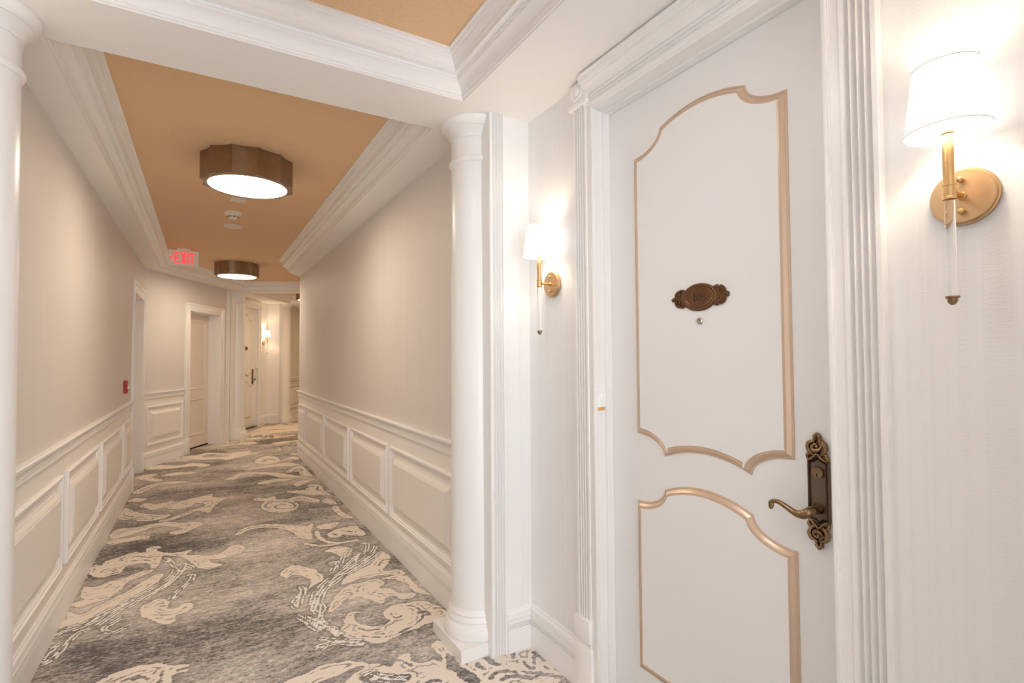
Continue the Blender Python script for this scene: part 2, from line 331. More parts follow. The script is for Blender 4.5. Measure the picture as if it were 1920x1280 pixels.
# ---------------------------------------------------------------- floor with its woven scroll pattern
CARPET=[
('P',0,[(0.308,2.475),(0.388,2.503),(0.471,2.528),(0.563,2.514),(0.648,2.46),(0.713,2.386),(0.759,2.353),(0.776,2.397),(0.814,2.424),(0.852,2.42),(0.865,2.4),(0.842,2.356),(0.888,2.304),(0.94,2.303),(0.967,2.256),(0.975,2.339),(0.965,2.398),(0.981,2.436),(1.015,2.45),(1.035,2.382),(1.043,2.246),(1.187,2.184),(1.4,2.215),(1.674,1.991),(1.269,1.516),(0.775,1.984),(0.383,2.336)]),
('C',0,[(0.958,2.219),(1.008,2.319),(1.026,2.282),(1.02,2.211),(1.051,2.11),(1.055,2.052),(1.013,2.034),(0.986,2.11),(0.978,2.177)]),
('C',0,[(0.436,2.397),(0.49,2.413),(0.542,2.418),(0.594,2.441),(0.641,2.424),(0.619,2.397),(0.582,2.39),(0.523,2.333)]),
('C',0,[(0.608,2.352),(0.662,2.377),(0.716,2.315),(0.803,2.255),(0.78,2.214),(0.693,2.24),(0.626,2.292)]),
('K',0.007,[(0.779,2.395),(0.809,2.371),(0.828,2.316)]),
('K',0.012,[(0.831,2.156),(0.867,2.155),(0.899,2.142)]),
('P',0,[(0.761,2.947),(0.706,2.963),(0.669,2.909),(0.649,2.84),(0.613,2.799),(0.642,2.693),(0.696,2.645),(0.733,2.588),(0.797,2.577),(0.872,2.596),(0.95,2.616),(1.044,2.63),(1.163,2.674),(1.148,2.81),(1.091,2.892),(1.01,2.913),(0.934,2.922),(0.88,2.883),(0.857,2.819),(0.876,2.762),(0.818,2.737),(0.758,2.773),(0.723,2.83),(0.716,2.897),(0.726,2.925)]),
('K',0.006,[(0.706,2.683),(0.785,2.627),(0.851,2.616),(0.929,2.637),(1,2.673),(1.048,2.728),(1.054,2.794),(1.035,2.851),(1.006,2.878)]),
('K',0.014,[(1.043,2.765),(1.077,2.753),(1.075,2.719)]),
('K',0.012,[(1.13,2.766),(1.156,2.753)]),
('K',0.006,[(0.902,2.843),(0.904,2.782),(0.94,2.777)]),
('K',0.005,[(0.709,2.772),(0.745,2.727),(0.802,2.707)]),
('P',0,[(0.61,3.049),(0.666,3.182),(0.73,3.265),(0.792,3.324),(0.856,3.318),(0.909,3.33),(0.973,3.314),(0.985,3.227),(0.934,3.182),(0.99,3.147),(1.022,3.043),(1.083,3.027),(1.1,2.995),(1.066,2.956),(1.013,2.969),(0.969,3.056),(0.927,3.022),(0.905,2.978),(0.879,2.994),(0.84,3.075),(0.809,3.134),(0.76,3.125),(0.692,3.09),(0.645,3.045),(0.627,3.029)]),
('K',0.006,[(0.754,3.229),(0.777,3.194),(0.733,3.141),(0.702,3.103)]),
('K',0.005,[(0.809,3.196),(0.834,3.265),(0.877,3.271)]),
('K',0.005,[(0.891,3.145),(0.927,3.102),(0.938,3.035)]),
('P',0,[(0.751,3.36),(0.808,3.463),(0.899,3.555),(1.007,3.621),(1.12,3.783),(1.148,3.619),(1.052,3.461),(1.113,3.423),(1.149,3.313),(1.109,3.301),(1.038,3.357),(0.955,3.372),(0.871,3.377),(0.799,3.353)]),
('P',0,[(0.98,3.31),(1.076,3.309),(1.139,3.259),(1.149,3.07),(1.179,2.927),(1.103,3.035),(1.106,3.164),(1.045,3.269)]),
('C',0,[(1.038,3.444),(1.103,3.508),(1.143,3.431),(1.077,3.395)]),
('K',0.006,[(1.034,3.524),(1.085,3.601),(1.14,3.595)]),
('P',0,[(0.442,3.713),(0.475,3.792),(0.54,3.843),(0.597,3.768),(0.651,3.683),(0.679,3.543),(0.654,3.476),(0.59,3.426),(0.559,3.381),(0.598,3.522),(0.572,3.609),(0.516,3.667),(0.473,3.646)]),
('K',0.005,[(0.494,3.681),(0.541,3.726),(0.601,3.689)]),
('P',0,[(0.779,3.995),(0.843,4.033),(0.9,4.029),(0.955,3.932),(0.904,3.798),(0.858,3.798),(0.834,3.9),(0.799,3.952)]),
('P',0,[(0.231,4.746),(0.303,4.886),(0.404,4.923),(0.515,4.876),(0.616,4.803),(0.683,4.724),(0.758,4.647),(0.74,4.484),(0.709,4.341),(0.661,4.41),(0.636,4.549),(0.585,4.681),(0.504,4.776),(0.403,4.824),(0.32,4.802),(0.265,4.73)]),
('K',0.006,[(0.269,4.792),(0.346,4.859),(0.451,4.854),(0.565,4.768)]),
('S',0.02,[(0.796,4.684),(0.747,4.508),(0.729,4.328)]),
('S',0.017,[(0.806,4.471),(0.796,4.353),(0.813,4.224),(0.857,4.146),(0.922,4.106),(1.027,4.104)]),
('S',0.014,[(0.68,4.231),(0.717,4.171),(0.778,4.116),(0.848,4.102),(0.897,4.091)]),
('P',0,[(0.818,4.58),(0.895,4.648),(1.011,4.613),(0.929,4.496),(0.867,4.505)]),
('P',0,[(0.873,4.374),(0.949,4.44),(1.051,4.464),(1.108,4.459),(1.125,4.33),(1.127,4.188),(1.04,4.215),(0.977,4.281),(0.933,4.255),(0.881,4.26),(0.864,4.311)]),
('K',0.008,[(0.907,4.352),(0.927,4.299)]),
('K',0.006,[(0.986,4.388),(1.046,4.307)]),
('P',0,[(0.484,5.503),(0.522,5.638),(0.6,5.694),(0.707,5.67),(0.779,5.518),(0.797,5.345),(0.737,5.222),(0.648,5.194),(0.554,5.253),(0.499,5.379)]),
('K',0.012,[(0.544,5.407),(0.517,5.482),(0.562,5.593),(0.663,5.608),(0.741,5.509),(0.769,5.383),(0.738,5.286),(0.661,5.3),(0.609,5.367),(0.599,5.438),(0.648,5.486),(0.706,5.45)]),
('P',0,[(0.442,5.793),(0.489,5.872),(0.556,5.808),(0.634,5.847),(0.64,5.733),(0.585,5.64),(0.526,5.677)]),
('P',0,[(0.741,5.648),(0.862,5.704),(0.939,5.589),(1.007,5.459),(0.964,5.353),(0.905,5.439),(0.832,5.506),(0.775,5.555)]),
('K',0.01,[(0.795,5.636),(0.878,5.562),(0.937,5.461)]),
('P',0,[(1.014,5.371),(1.082,5.477),(1.113,5.392),(1.121,5.202),(1.055,5.243)]),
('P',0,[(1.054,5.106),(1.109,5.149),(1.106,4.925),(1.148,4.69),(1.08,4.732),(1.053,4.887)]),
('P',0,[(0.761,5.953),(0.842,5.974),(0.94,5.961),(1.036,6.168),(1.125,6.075),(1.116,5.752),(1.134,5.591),(0.991,5.668),(0.877,5.808)]),
('K',0.012,[(0.937,5.938),(0.996,6.052),(1.06,6.063)]),
('K',0.012,[(1.093,6.016),(1.06,5.886),(1.097,5.813)]),
('P',0,[(0.876,6.286),(0.942,6.381),(1.047,6.429),(1.13,6.405),(0.958,6.207),(0.898,6.15)]),
('P',0,[(0.219,6.926),(0.284,7.031),(0.388,7.214),(0.532,7.221),(0.68,7.126),(0.822,6.971),(0.917,6.827),(1.006,6.664),(1.125,6.438),(0.931,6.609),(0.793,6.726),(0.703,6.906),(0.606,7.044),(0.492,7.135),(0.401,7.049),(0.341,6.906),(0.258,6.889)]),
('P',0,[(0.532,6.531),(0.634,6.633),(0.763,6.65),(0.927,6.576),(0.807,6.484),(0.706,6.52),(0.625,6.434)]),
('P',0,[(0.889,6.961),(0.99,7.202),(1.12,7.264),(1.13,6.873),(1.134,6.552),(1.029,6.668),(1.024,6.941)]),
('K',0.015,[(0.971,6.974),(1.051,7.128),(1.086,6.968)]),
('P',0,[(0.614,7.854),(0.658,8.11),(0.79,8.286),(0.907,8.149),(0.922,7.776),(0.779,7.655),(0.684,7.677)]),
('K',0.02,[(0.698,7.839),(0.79,8.025),(0.866,7.894)]),
('P',0,[(0.845,7.589),(0.997,7.624),(1.108,7.346),(0.917,7.379),(0.707,7.405),(0.443,7.399),(0.576,7.517)]),
('P',0,[(0.96,7.833),(1.104,8.039),(1.172,7.952),(1.138,7.719),(1.054,7.856)]),
('P',0,[(1.083,8.28),(1.221,8.285),(1.196,8.115)]),
('P',0,[(0.271,8.666),(0.408,8.858),(0.631,8.881),(0.5,8.609),(0.735,8.57),(0.517,8.462),(0.333,8.302),(0.259,8.283),(0.367,8.514)]),
('P',0,[(-0.51,6.113),(-0.48,6.234),(-0.395,6.16),(-0.33,6.16),(-0.265,6.182),(-0.181,6.15),(-0.089,6.199),(0.007,6.25),(0.096,6.295),(0.09,6.153),(0.181,6.073),(0.302,6.051),(0.197,5.989),(0.132,5.829),(0.088,5.699),(0.062,5.541),(0.015,5.607),(-0.041,5.668),(-0.117,5.572),(-0.204,5.484),(-0.29,5.44),(-0.322,5.498),(-0.237,5.544),(-0.15,5.645),(-0.057,5.753),(-0.042,5.781),(-0.108,5.861),(-0.155,5.825),(-0.251,5.867),(-0.318,5.947),(-0.41,5.929),(-0.449,6.036)]),
('C',0,[(-0.083,5.845),(-0.06,5.962),(0.007,5.936),(0.03,5.833),(-0.017,5.773)]),
('K',0.008,[(-0.287,5.954),(-0.252,6.071),(-0.178,6.065),(-0.127,5.983)]),
('K',0.008,[(0.007,5.99),(0.083,5.963),(0.082,5.841),(0.023,5.74)]),
('P',0,[(-0.639,5.899),(-0.629,6.149),(-0.572,6.038),(-0.489,5.876),(-0.399,5.773),(-0.304,5.689),(-0.235,5.674),(-0.296,5.548),(-0.411,5.548),(-0.527,5.653),(-0.637,5.754)]),
('K',0.008,[(-0.626,5.908),(-0.531,5.762),(-0.421,5.677),(-0.331,5.654)]),
('K',0.008,[(-0.627,5.788),(-0.524,5.69),(-0.401,5.597)]),
('P',0,[(-0.634,5.275),(-0.593,5.42),(-0.495,5.389),(-0.402,5.421),(-0.318,5.432),(-0.23,5.409),(-0.14,5.321),(-0.037,5.295),(0.011,5.195),(-0.063,5.09),(-0.131,4.997),(-0.207,5.031),(-0.216,5.098),(-0.135,5.128),(-0.194,5.225),(-0.282,5.31),(-0.365,5.302),(-0.452,5.211),(-0.544,5.159),(-0.599,5.14)]),
('K',0.008,[(-0.125,5.28),(-0.087,5.225),(-0.108,5.177)]),
('K',0.007,[(-0.61,5.232),(-0.529,5.322),(-0.43,5.348)]),
('P',0,[(-0.626,5.059),(-0.572,5.129),(-0.494,5.106),(-0.431,5.127),(-0.366,5.086),(-0.355,5.02),(-0.434,5.011),(-0.509,5.006),(-0.581,4.988)]),
('P',0,[(-0.581,4.577),(-0.516,4.642),(-0.436,4.702),(-0.356,4.676),(-0.349,4.741),(-0.315,4.779),(-0.259,4.728),(-0.283,4.672),(-0.204,4.554),(-0.13,4.535),(-0.055,4.54),(-0.091,4.461),(-0.029,4.401),(0.064,4.348),(0.147,4.386),(0.176,4.463),(0.23,4.483),(0.282,4.397),(0.253,4.294),(0.168,4.246),(0.093,4.239),(0.045,4.269),(0.068,4.175),(0.124,4.12),(0.102,4.09),(0.043,4.077),(-0.014,4.123),(-0.063,4.273),(-0.114,4.41),(-0.189,4.489),(-0.237,4.508),(-0.243,4.405),(-0.259,4.293),(-0.287,4.291),(-0.305,4.381),(-0.354,4.436),(-0.41,4.437),(-0.446,4.409),(-0.449,4.334),(-0.487,4.292),(-0.545,4.304)]),
('K',0.006,[(0.187,4.408),(0.234,4.427),(0.244,4.373),(0.171,4.337)]),
('K',0.006,[(-0.465,4.588),(-0.397,4.6),(-0.296,4.505)]),
('K',0.005,[(-0.418,4.517),(-0.342,4.491),(-0.278,4.41)]),
('K',0.006,[(-0.299,4.721),(-0.274,4.718)]),
('K',0.006,[(-0.003,4.261),(0.033,4.228)]),
('P',0,[(-0.63,6.39),(-0.618,6.51),(-0.561,6.518),(-0.475,6.42),(-0.521,6.334)]),
('P',0,[(-0.626,6.812),(-0.529,7.077),(-0.388,7.189),(-0.232,7.152),(-0.102,7.025),(-0.247,7.028),(-0.38,7.046),(-0.482,6.933),(-0.561,6.709)]),
('K',0.008,[(-0.573,6.851),(-0.504,6.983),(-0.382,7.091)]),
('P',0,[(-0.689,7.629),(-0.582,7.759),(-0.469,7.725),(-0.517,7.55),(-0.396,7.343),(-0.429,7.249),(-0.553,7.384)]),
('P',0,[(-0.43,7.587),(-0.273,7.725),(-0.043,7.565),(-0.204,7.525),(-0.346,7.522)]),
('P',0,[(-0.622,8.137),(-0.499,8.386),(-0.29,8.193),(-0.111,8.269),(0.096,8.043),(0.005,7.901),(-0.108,8.046),(-0.284,8.013),(-0.435,8.039)]),
('P',0,[(-0.658,3.579),(-0.643,3.801),(-0.573,3.722),(-0.513,3.793),(-0.438,3.882),(-0.37,3.963),(-0.287,4.115),(-0.217,4.144),(-0.249,3.976),(-0.334,3.858),(-0.421,3.737),(-0.494,3.657),(-0.523,3.624),(-0.555,3.579),(-0.61,3.612)]),
('P',0,[(-0.645,3.912),(-0.59,3.945),(-0.612,4.009),(-0.623,4.163),(-0.559,4.123),(-0.5,4.176),(-0.433,4.181),(-0.355,4.254),(-0.268,4.251),(-0.334,4.167),(-0.398,4.113),(-0.426,3.998),(-0.435,3.961),(-0.476,3.885),(-0.548,3.867),(-0.591,3.837)]),
('K',0.006,[(-0.563,4.147),(-0.518,4.109)]),
('K',0.007,[(-0.556,3.924),(-0.479,3.907)]),
('K',0.006,[(-0.409,3.967),(-0.371,3.975),(-0.345,4.058),(-0.287,4.115)]),
('P',0,[(-0.635,4.283),(-0.636,4.379),(-0.554,4.28),(-0.489,4.312),(-0.458,4.42),(-0.493,4.468),(-0.587,4.526),(-0.634,4.556)]),
('K',0.005,[(-0.541,4.394),(-0.491,4.389),(-0.507,4.348)]),
('P',0,[(-0.291,3.584),(-0.291,3.657),(-0.256,3.691),(-0.226,3.732),(-0.173,3.698),(-0.155,3.611),(-0.166,3.561),(-0.127,3.537),(-0.077,3.581),(-0.033,3.517),(-0.061,3.461),(-0.116,3.434),(-0.12,3.377),(-0.149,3.342),(-0.192,3.388),(-0.239,3.467),(-0.273,3.512)]),
('K',0.006,[(-0.237,3.516),(-0.167,3.474),(-0.105,3.47),(-0.075,3.524)]),
('K',0.007,[(-0.2,3.62),(-0.18,3.598)]),
('K',0.006,[(-0.164,3.412),(-0.133,3.402)]),
('P',0,[(-0.382,2.891),(-0.355,2.935),(-0.311,2.965),(-0.243,2.971),(-0.149,2.928),(-0.095,2.88),(-0.043,2.857),(-0.047,2.813),(-0.087,2.803),(-0.112,2.795),(-0.129,2.736)]),
('K',0.01,[(-0.291,2.868),(-0.258,2.87),(-0.247,2.852)]),
('K',0.008,[(-0.241,2.887),(-0.224,2.86),(-0.197,2.827)]),
('K',0.008,[(-0.145,2.863),(-0.15,2.776)]),
('K',0.006,[(-0.083,2.837),(-0.053,2.836)]),
('K',0.01,[(1.099,2.044),(1.135,2.064),(1.181,2.054),(1.217,2.021)]),
('K',0.012,[(1.138,2.003),(1.173,2.013),(1.211,1.99),(1.25,1.955),(1.299,1.95),(1.34,1.918),(1.371,1.885),(1.39,1.839)]),
('K',0.014,[(1.367,2.114),(1.377,2.079),(1.373,2.038)]),
('K',0.009,[(1.288,2.075),(1.279,2.027),(1.298,2.008)]),
('K',0.009,[(1.351,2.083),(1.322,2.038)]),
('K',0.009,[(1.241,2.017),(1.275,1.979),(1.31,1.965)]),
('K',0.01,[(1.34,2.168),(1.388,2.176)]),
('K',0.011,[(1.31,2.173),(1.28,2.159),(1.264,2.128)]),
('K',0.016,[(1.161,2.184),(1.158,2.146),(1.172,2.115)]),
('K',0.012,[(1.099,2.175),(1.094,2.148),(1.102,2.121)]),
('K',0.008,[(1.347,1.986),(1.354,1.97)]),
('K',0.016,[(1.373,1.877),(1.377,1.834),(1.346,1.852)]),
('P',0,[(-0.085,8.92),(0.075,9.064),(0.345,8.82),(0.618,8.922),(0.618,8.714),(0.729,8.592),(0.523,8.528),(0.324,8.27),(0.199,8.395),(-0.005,8.481),(-0.265,8.847)]),
('C',0,[(-0.005,8.727),(0.189,8.573),(0.337,8.629),(0.194,8.818),(0.074,8.895)]),
('P',0,[(0.05,9.62),(0.232,9.92),(0.448,9.905),(0.73,9.85),(0.749,9.583),(0.436,9.64),(0.225,9.599)]),
('P',0,[(0.641,10.218),(0.8,10.354),(1.051,10.118),(0.778,10.059)]),
('P',0,[(0.984,9.468),(1.143,9.581),(1.42,9.532),(1.201,9.389),(1.057,9.26)]),
('P',0,[(0.654,10.717),(0.882,11.419),(1.108,11.823),(1.703,11.723),(1.662,10.904),(1.34,10.775),(1.056,10.686),(0.831,10.755)]),
('K',0.03,[(0.857,11.093),(1.148,11.243),(1.425,11.149)]),
('W',.0075,[(1.124,3.796),(1.004,3.679),(0.89,3.587),(0.783,3.502),(0.691,3.419),(0.616,3.314),(0.564,3.188),(0.534,3.096)]),
('W',.0075,[(1.142,3.961),(1.102,3.856),(0.995,3.713),(0.88,3.62),(0.773,3.533),(0.674,3.452),(0.599,3.345),(0.541,3.183)]),
('W',.0075,[(1.097,3.737),(0.963,3.594),(0.838,3.518),(0.731,3.417),(0.651,3.335),(0.596,3.206),(0.591,3.097),(0.557,2.994),(0.559,2.928)]),
('W',.0075,[(1.047,4.02),(1.078,3.968),(1.029,3.84),(0.967,3.788),(0.905,3.685)]),
('W',.0075,[(0.731,3.792),(0.773,3.739),(0.81,3.744),(0.762,3.64),(0.737,3.605)]),
('W',.0075,[(0.959,3.945),(0.9,3.859),(0.858,3.798),(0.792,3.621)]),
('W',.0075,[(0.531,3.496),(0.53,3.388),(0.489,3.311),(0.455,3.254),(0.455,3.18)]),
('W',.0075,[(0.553,3.438),(0.509,3.299),(0.48,3.202)]),
('W',.0075,[(0.45,3.094),(0.478,3.01),(0.503,2.914),(0.525,2.854)]),
('W',.0075,[(0.482,3.075),(0.519,2.968),(0.551,2.885),(0.581,2.835),(0.602,2.747)]),
('W',.0075,[(0.524,2.998),(0.562,2.909),(0.596,2.841),(0.611,2.756)]),
('W',.0075,[(0.47,2.687),(0.504,2.707),(0.552,2.692),(0.599,2.676),(0.642,2.637),(0.698,2.602)]),
('W',.0075,[(0.512,2.78),(0.545,2.753),(0.585,2.699),(0.639,2.68),(0.693,2.633)]),
('W',.0075,[(0.477,2.656),(0.524,2.681)]),
('W',.0075,[(0.61,2.362),(0.657,2.362),(0.69,2.308),(0.737,2.268),(0.779,2.231)]),
('W',.0075,[(0.621,2.316),(0.664,2.301),(0.708,2.252)]),
('W',.0075,[(0.589,3.249),(0.551,3.158),(0.547,3.052)]),
('W',.0075,[(0.989,3.834),(0.903,3.714),(0.803,3.589)]),
('W',.0075,[(-0.073,4.007),(-0.044,4.037),(-0.057,3.926),(-0.097,3.839),(-0.135,3.756),(-0.159,3.69)]),
('W',.0075,[(-0.134,4.3),(-0.053,4.17),(-0.099,4.146),(-0.159,3.989),(-0.216,3.89),(-0.291,3.811),(-0.36,3.737),(-0.427,3.686),(-0.486,3.601),(-0.556,3.547),(-0.619,3.539),(-0.65,3.484)]),
('W',.0075,[(-0.211,4.46),(-0.172,4.297),(-0.151,4.153),(-0.196,4.012),(-0.271,3.903),(-0.343,3.823),(-0.408,3.729),(-0.474,3.679),(-0.53,3.595),(-0.601,3.591)]),
('W',.0075,[(-0.095,4.303),(-0.12,4.109),(-0.171,3.951),(-0.24,3.841),(-0.311,3.744),(-0.378,3.674),(-0.439,3.589),(-0.486,3.52),(-0.536,3.488),(-0.566,3.418),(-0.584,3.318),(-0.598,3.262),(-0.619,3.225),(-0.646,3.241)]),
('W',.0075,[(-0.355,3.572),(-0.397,3.53),(-0.435,3.473),(-0.417,3.416),(-0.381,3.394),(-0.342,3.416)]),
('W',.0075,[(-0.586,3.416),(-0.615,3.378),(-0.634,3.322),(-0.646,3.266)]),
('W',.0075,[(-0.146,3.702),(-0.119,3.685)]),
('W',.0075,[(-0.236,4.475),(-0.199,4.368),(-0.185,4.415)]),
]
def scroll_fields(X, Y):
    d = np.full(X.shape, .1); w = np.full(X.shape, .1)
    def seg_dist(px, py, a, b):
        ax, ay = a; bx, by = b; dx, dy = bx - ax, by - ay; l = dx * dx + dy * dy + 1e-12
        t = np.clip(((px - ax) * dx + (py - ay) * dy) / l, 0, 1)
        return np.hypot(px - ax - t * dx, py - ay - t * dy)
    for kind, r, pts in CARPET:
        closed = kind in 'PC'
        Q = [tuple(q) for q in catmull(pts, 4, closed)]
        q = np.array(Q); lo = q.min(0) - .1; hi = q.max(0) + .1
        msk = (X > lo[0]) & (X < hi[0]) & (Y > lo[1]) & (Y < hi[1])
        if not msk.any(): continue
        px, py = X[msk], Y[msk]
        e = np.full(px.shape, 9.); ins = np.zeros(px.shape, bool); n = len(Q)
        for i in range(n if closed else n - 1):
            a, b = Q[i], Q[(i + 1) % n]
            e = np.minimum(e, seg_dist(px, py, a, b))
            if closed and a[1] != b[1]:
                c = ((a[1] > py) != (b[1] > py)) & (px < (b[0] - a[0]) * (py - a[1]) / (b[1] - a[1]) + a[0])
                ins ^= c
        e = np.where(ins, -e, e) if closed else e - r
        if kind in 'PS': d[msk] = np.minimum(d[msk], e)
        elif kind in 'CK': d[msk] = np.maximum(d[msk], -e)
        else:
            # a plaited band: short dashes side by side along the stroke
            for off in (-.013, .008):
                k = random.randrange(3)
                while k < n - 2:
                    m_ = min(n - 1, k + random.choice((3, 4, 5, 7)))
                    for t in range(k, m_):
                        a, b = Q[t], Q[t + 1]; dx, dy = b[0] - a[0], b[1] - a[1]; l = math.hypot(dx, dy) + 1e-9
                        f0 = off + .008 * (t - k) / (m_ - k); f1 = off + .008 * (t + 1 - k) / (m_ - k)
                        a2 = (a[0] - dy / l * f0, a[1] + dx / l * f0); b2 = (b[0] - dy / l * f1, b[1] + dx / l * f1)
                        w[msk] = np.minimum(w[msk], seg_dist(px, py, a2, b2) - (.0058 if (t - k) else .004))
                    k = m_ + random.choice((0, 1, 1))
    return np.clip(d, -.1, .1), np.clip(w, -.1, .1)
def build_floor():
    vs, fs, D, W = [], [], [], []
    base = 0
    for x0, x1, y0, y1, st in ((-1.0, 1.6, 1.0, 5.0, .0085), (-1.0, 1.6, 5.0, 8.6, .012), (-1.4, 5.2, 8.6, 13.6, .022),
                               (-3.0, 4.0, -3.2, 1.0, .25), (1.6, 5.2, 1.0, 8.6, .4), (-3.0, -1.0, 1.0, 8.6, .4), (-1.4, 9.0, 13.6, 20, .4)):
        nx = max(1, round((x1 - x0) / st)); ny = max(1, round((y1 - y0) / st))
        X, Y = np.meshgrid(np.linspace(x0, x1, nx + 1), np.linspace(y0, y1, ny + 1))
        d, w = scroll_fields(X.ravel(), Y.ravel())
        if y0 > 8:      # the woven repeat turns with the second hall
            c_, s_ = math.cos(A27), math.sin(A27); dx, dy = X.ravel() + .642, Y.ravel() - 8.17
            u_ = dx * c_ - dy * s_; v_ = dx * s_ + dy * c_
            d2, w2 = scroll_fields(u_ - .64, v_ + 1.6)
            far = v_ > 1.3
            d = np.where(far, np.minimum(d, d2), d); w = np.where(far, np.minimum(w, w2), w)
        vs.append(np.stack([X.ravel(), Y.ravel(), np.zeros(X.size)], 1)); D.append(d); W.append(w)
        i = np.arange(ny)[:, None] * (nx + 1) + np.arange(nx)[None, :]
        fs.append((np.stack([i, i + 1, i + nx + 2, i + nx + 1], -1).reshape(-1, 4)) + base); base += X.size
    V = np.concatenate(vs); F = np.concatenate(fs)
    me = bpy.data.meshes.new('floor'); me.vertices.add(len(V)); me.vertices.foreach_set('co', V.ravel())
    me.loops.add(F.size); me.loops.foreach_set('vertex_index', F.ravel().astype(np.int32))
    me.polygons.add(len(F)); me.polygons.foreach_set('loop_start', np.arange(0, F.size, 4, dtype=np.int32))
    me.update(calc_edges=True)
    for nm, a in (('scroll', D), ('dash', W)):
        at = me.attributes.new(nm, 'FLOAT', 'POINT'); at.data.foreach_set('value', np.concatenate(a).astype(np.float32))
    me.materials.append(M['carpet'])
    o = bpy.data.objects.new('floor', me); C.objects.link(o)
    struct(o, 'grey carpet woven with cream acanthus scrolls', 'carpet')
build_floor()

# ---------------------------------------------------------------- ceilings and soffits
bm = bmesh.new(); box(bm, -3, 9, -3.2, 20, CEI, CEI + .06)
struct(link('ceiling', bm, M['brown']), 'brown textured ceiling seen inside the trays', 'ceiling')

CROWN = [(o, SOF + z) for o, z in ((.0012, -.001), (.0015, .005), (.008, .006), (.008, .016), (.014, .017), (.017, .032), (.027, .045), (.042, .054), (.050, .057), (.050, .066),
         (.056, .067), (.056, .077), (.077, .079), (.077, .098), (.083, .099), (.086, .111), (.095, .121), (.102, .124), (.102, .134), (.112, .136), (.112, .146), (.125, .147), (.125, .158))]
def soffit(name, strips, mtx=None):
    bm = bmesh.new()
    for s in strips: prism(bm, s, SOF, CEI)
    return struct(link(name, bm, M['soffit'], None, mtx), 'white flat ceiling border around the brown trays', 'ceiling')
def foyer_top(mtx, yi, yb):
    xi, xo = .75, 1.6
    soffit('ceiling', [[(-xo, -yb), (xo, -yb), (xi, -yi), (-xi, -yi)], [(xo, -yb), (xo, yb), (xi, yi), (xi, -yi)],
                       [(xo, yb), (-xo, yb), (-xi, yi), (xi, yi)], [(-xo, yb), (-xo, -yb), (-xi, -yi), (-xi, yi)]], mtx)
    bm = bmesh.new(); sweep(bm, rect(-xi, xi, -yi, yi), CROWN, closed=True)
    trim(bm, M['trim'], mtx)
YB1, YB2 = 1.285, 1.275
foyer_top(M1, .95, YB1); foyer_top(M2, .92, YB2)
e2 = C2 - YB2
h1 = [(-.51, 1.19 + YB1), (1.0, 1.19 + YB1), (1.0, 7.66), B(1.69, e2), B(.13, e2), (-.51, 8.142)]
soffit('ceiling', [[h1[1], (1.6, h1[1][1]), (1.6, 7.66), h1[2]], [h1[2], (1.6, 7.66), B(2.4, e2), h1[3]],
                   [h1[4], B(-.6, e2), (-1.3, 8.6), h1[5]], [h1[5], (-1.3, 8.6), (-1.3, h1[0][1]), h1[0]]])
bm = bmesh.new(); sweep(bm, h1, CROWN, closed=True); trim(bm, M['trim'])
# third hall, beyond the far vestibule
e3 = C2 + YB2
h3 = [B(.13, e3), B(1.69, e3), B(1.69, 9.6), B(.13, 9.6)]
soffit('ceiling', [[h3[1], B(2.4, e3), B(2.4, 9.6), h3[2]], [h3[3], B(-.6, 9.6), B(-.6, e3), h3[0]]])
bm = bmesh.new(); sweep(bm, h3, CROWN, closed=True); trim(bm, M['trim'])
# hall behind the camera
hb = [(-.51, -3.0), (1.05, -3.0), (1.05, 1.19 - YB1), (-.51, 1.19 - YB1)]
soffit('ceiling', [[hb[1], (1.6, -3.0), (1.6, hb[2][1]), hb[2]], [hb[3], (-1.3, hb[3][1]), (-1.3, -3), hb[0]]])
bm = bmesh.new(); sweep(bm, hb, CROWN, closed=True); trim(bm, M['trim'])

# ---------------------------------------------------------------- wall profiles
BASE = [(-.012, .001), (.022, .001), (.022, .112), (.015, .1125), (.015, .117), (.022, .1175), (.022, .121), (.015, .1215), (.015, .126), (.022, .1265), (.022, .130), (.015, .1305), (.015, .135), (.022, .1355),
        (.022, .152), (.014, .1525), (.014, .159), (.019, .160), (.017, .182), (.009, .190), (.009, .197), (.006, .200), (-.012, .201)]
def rail(z0, z1):
    h = z1 - z0
    return [(o, z0 + t * h) for o, t in ((-.012, 0), (.014, 0), (.018, .10), (.018, .18), (.010, .19), (.010, .25), (.017, .29), (.017, .37), (.010, .38), (.010, .43), (.018, .47), (.018, .55),
            (.011, .56), (.012, .63), (.024, .72), (.032, .82), (.034, .90), (.034, .96), (.030, 1), (-.012, 1))]
def base_run(name, path, side, mtx=None):
    bm = bmesh.new(); sweep(bm, path, BASE, side=side)
    o = link(name, bm, M['trim'], None, mtx, True); struct(o, None, None); return o
def rail_run(path, side, zz, parent=None, mtx=None):
    bm = bmesh.new(); sweep(bm, path, rail(*zz), side=side)
    o = link('chair_rail', bm, M['trim'], parent, mtx, True)
    return o
def wainscot(parent, to3, spans, b0, b1):
    """raised panels between the skirting and the chair rail; to3(a, b, height) puts them on the wall"""
    for a0, a1 in spans:
        bm = bmesh.new()
        ring(bm, rect(a0, a1, b0, b1), [(0, -.002), (.0, .012), (.005, .020), (.013, .020), (.017, .013), (.026, .011), (.030, .005), (.038, .004), (.038, -.002)], to3)
        link('panel_molding', bm, M['trim'], parent, None, True)
        bm = bmesh.new()
        ring(bm, rect(a0 + .072, a1 - .072, b0 + .072, b1 - .072), [(0, -.002), (.0, .003), (.012, .007), (.012, .010), (.026, .020), (.038, .024), (.038, .027)], to3, True)
        link('wainscot_panel', bm, M['panel'], parent, None, False)
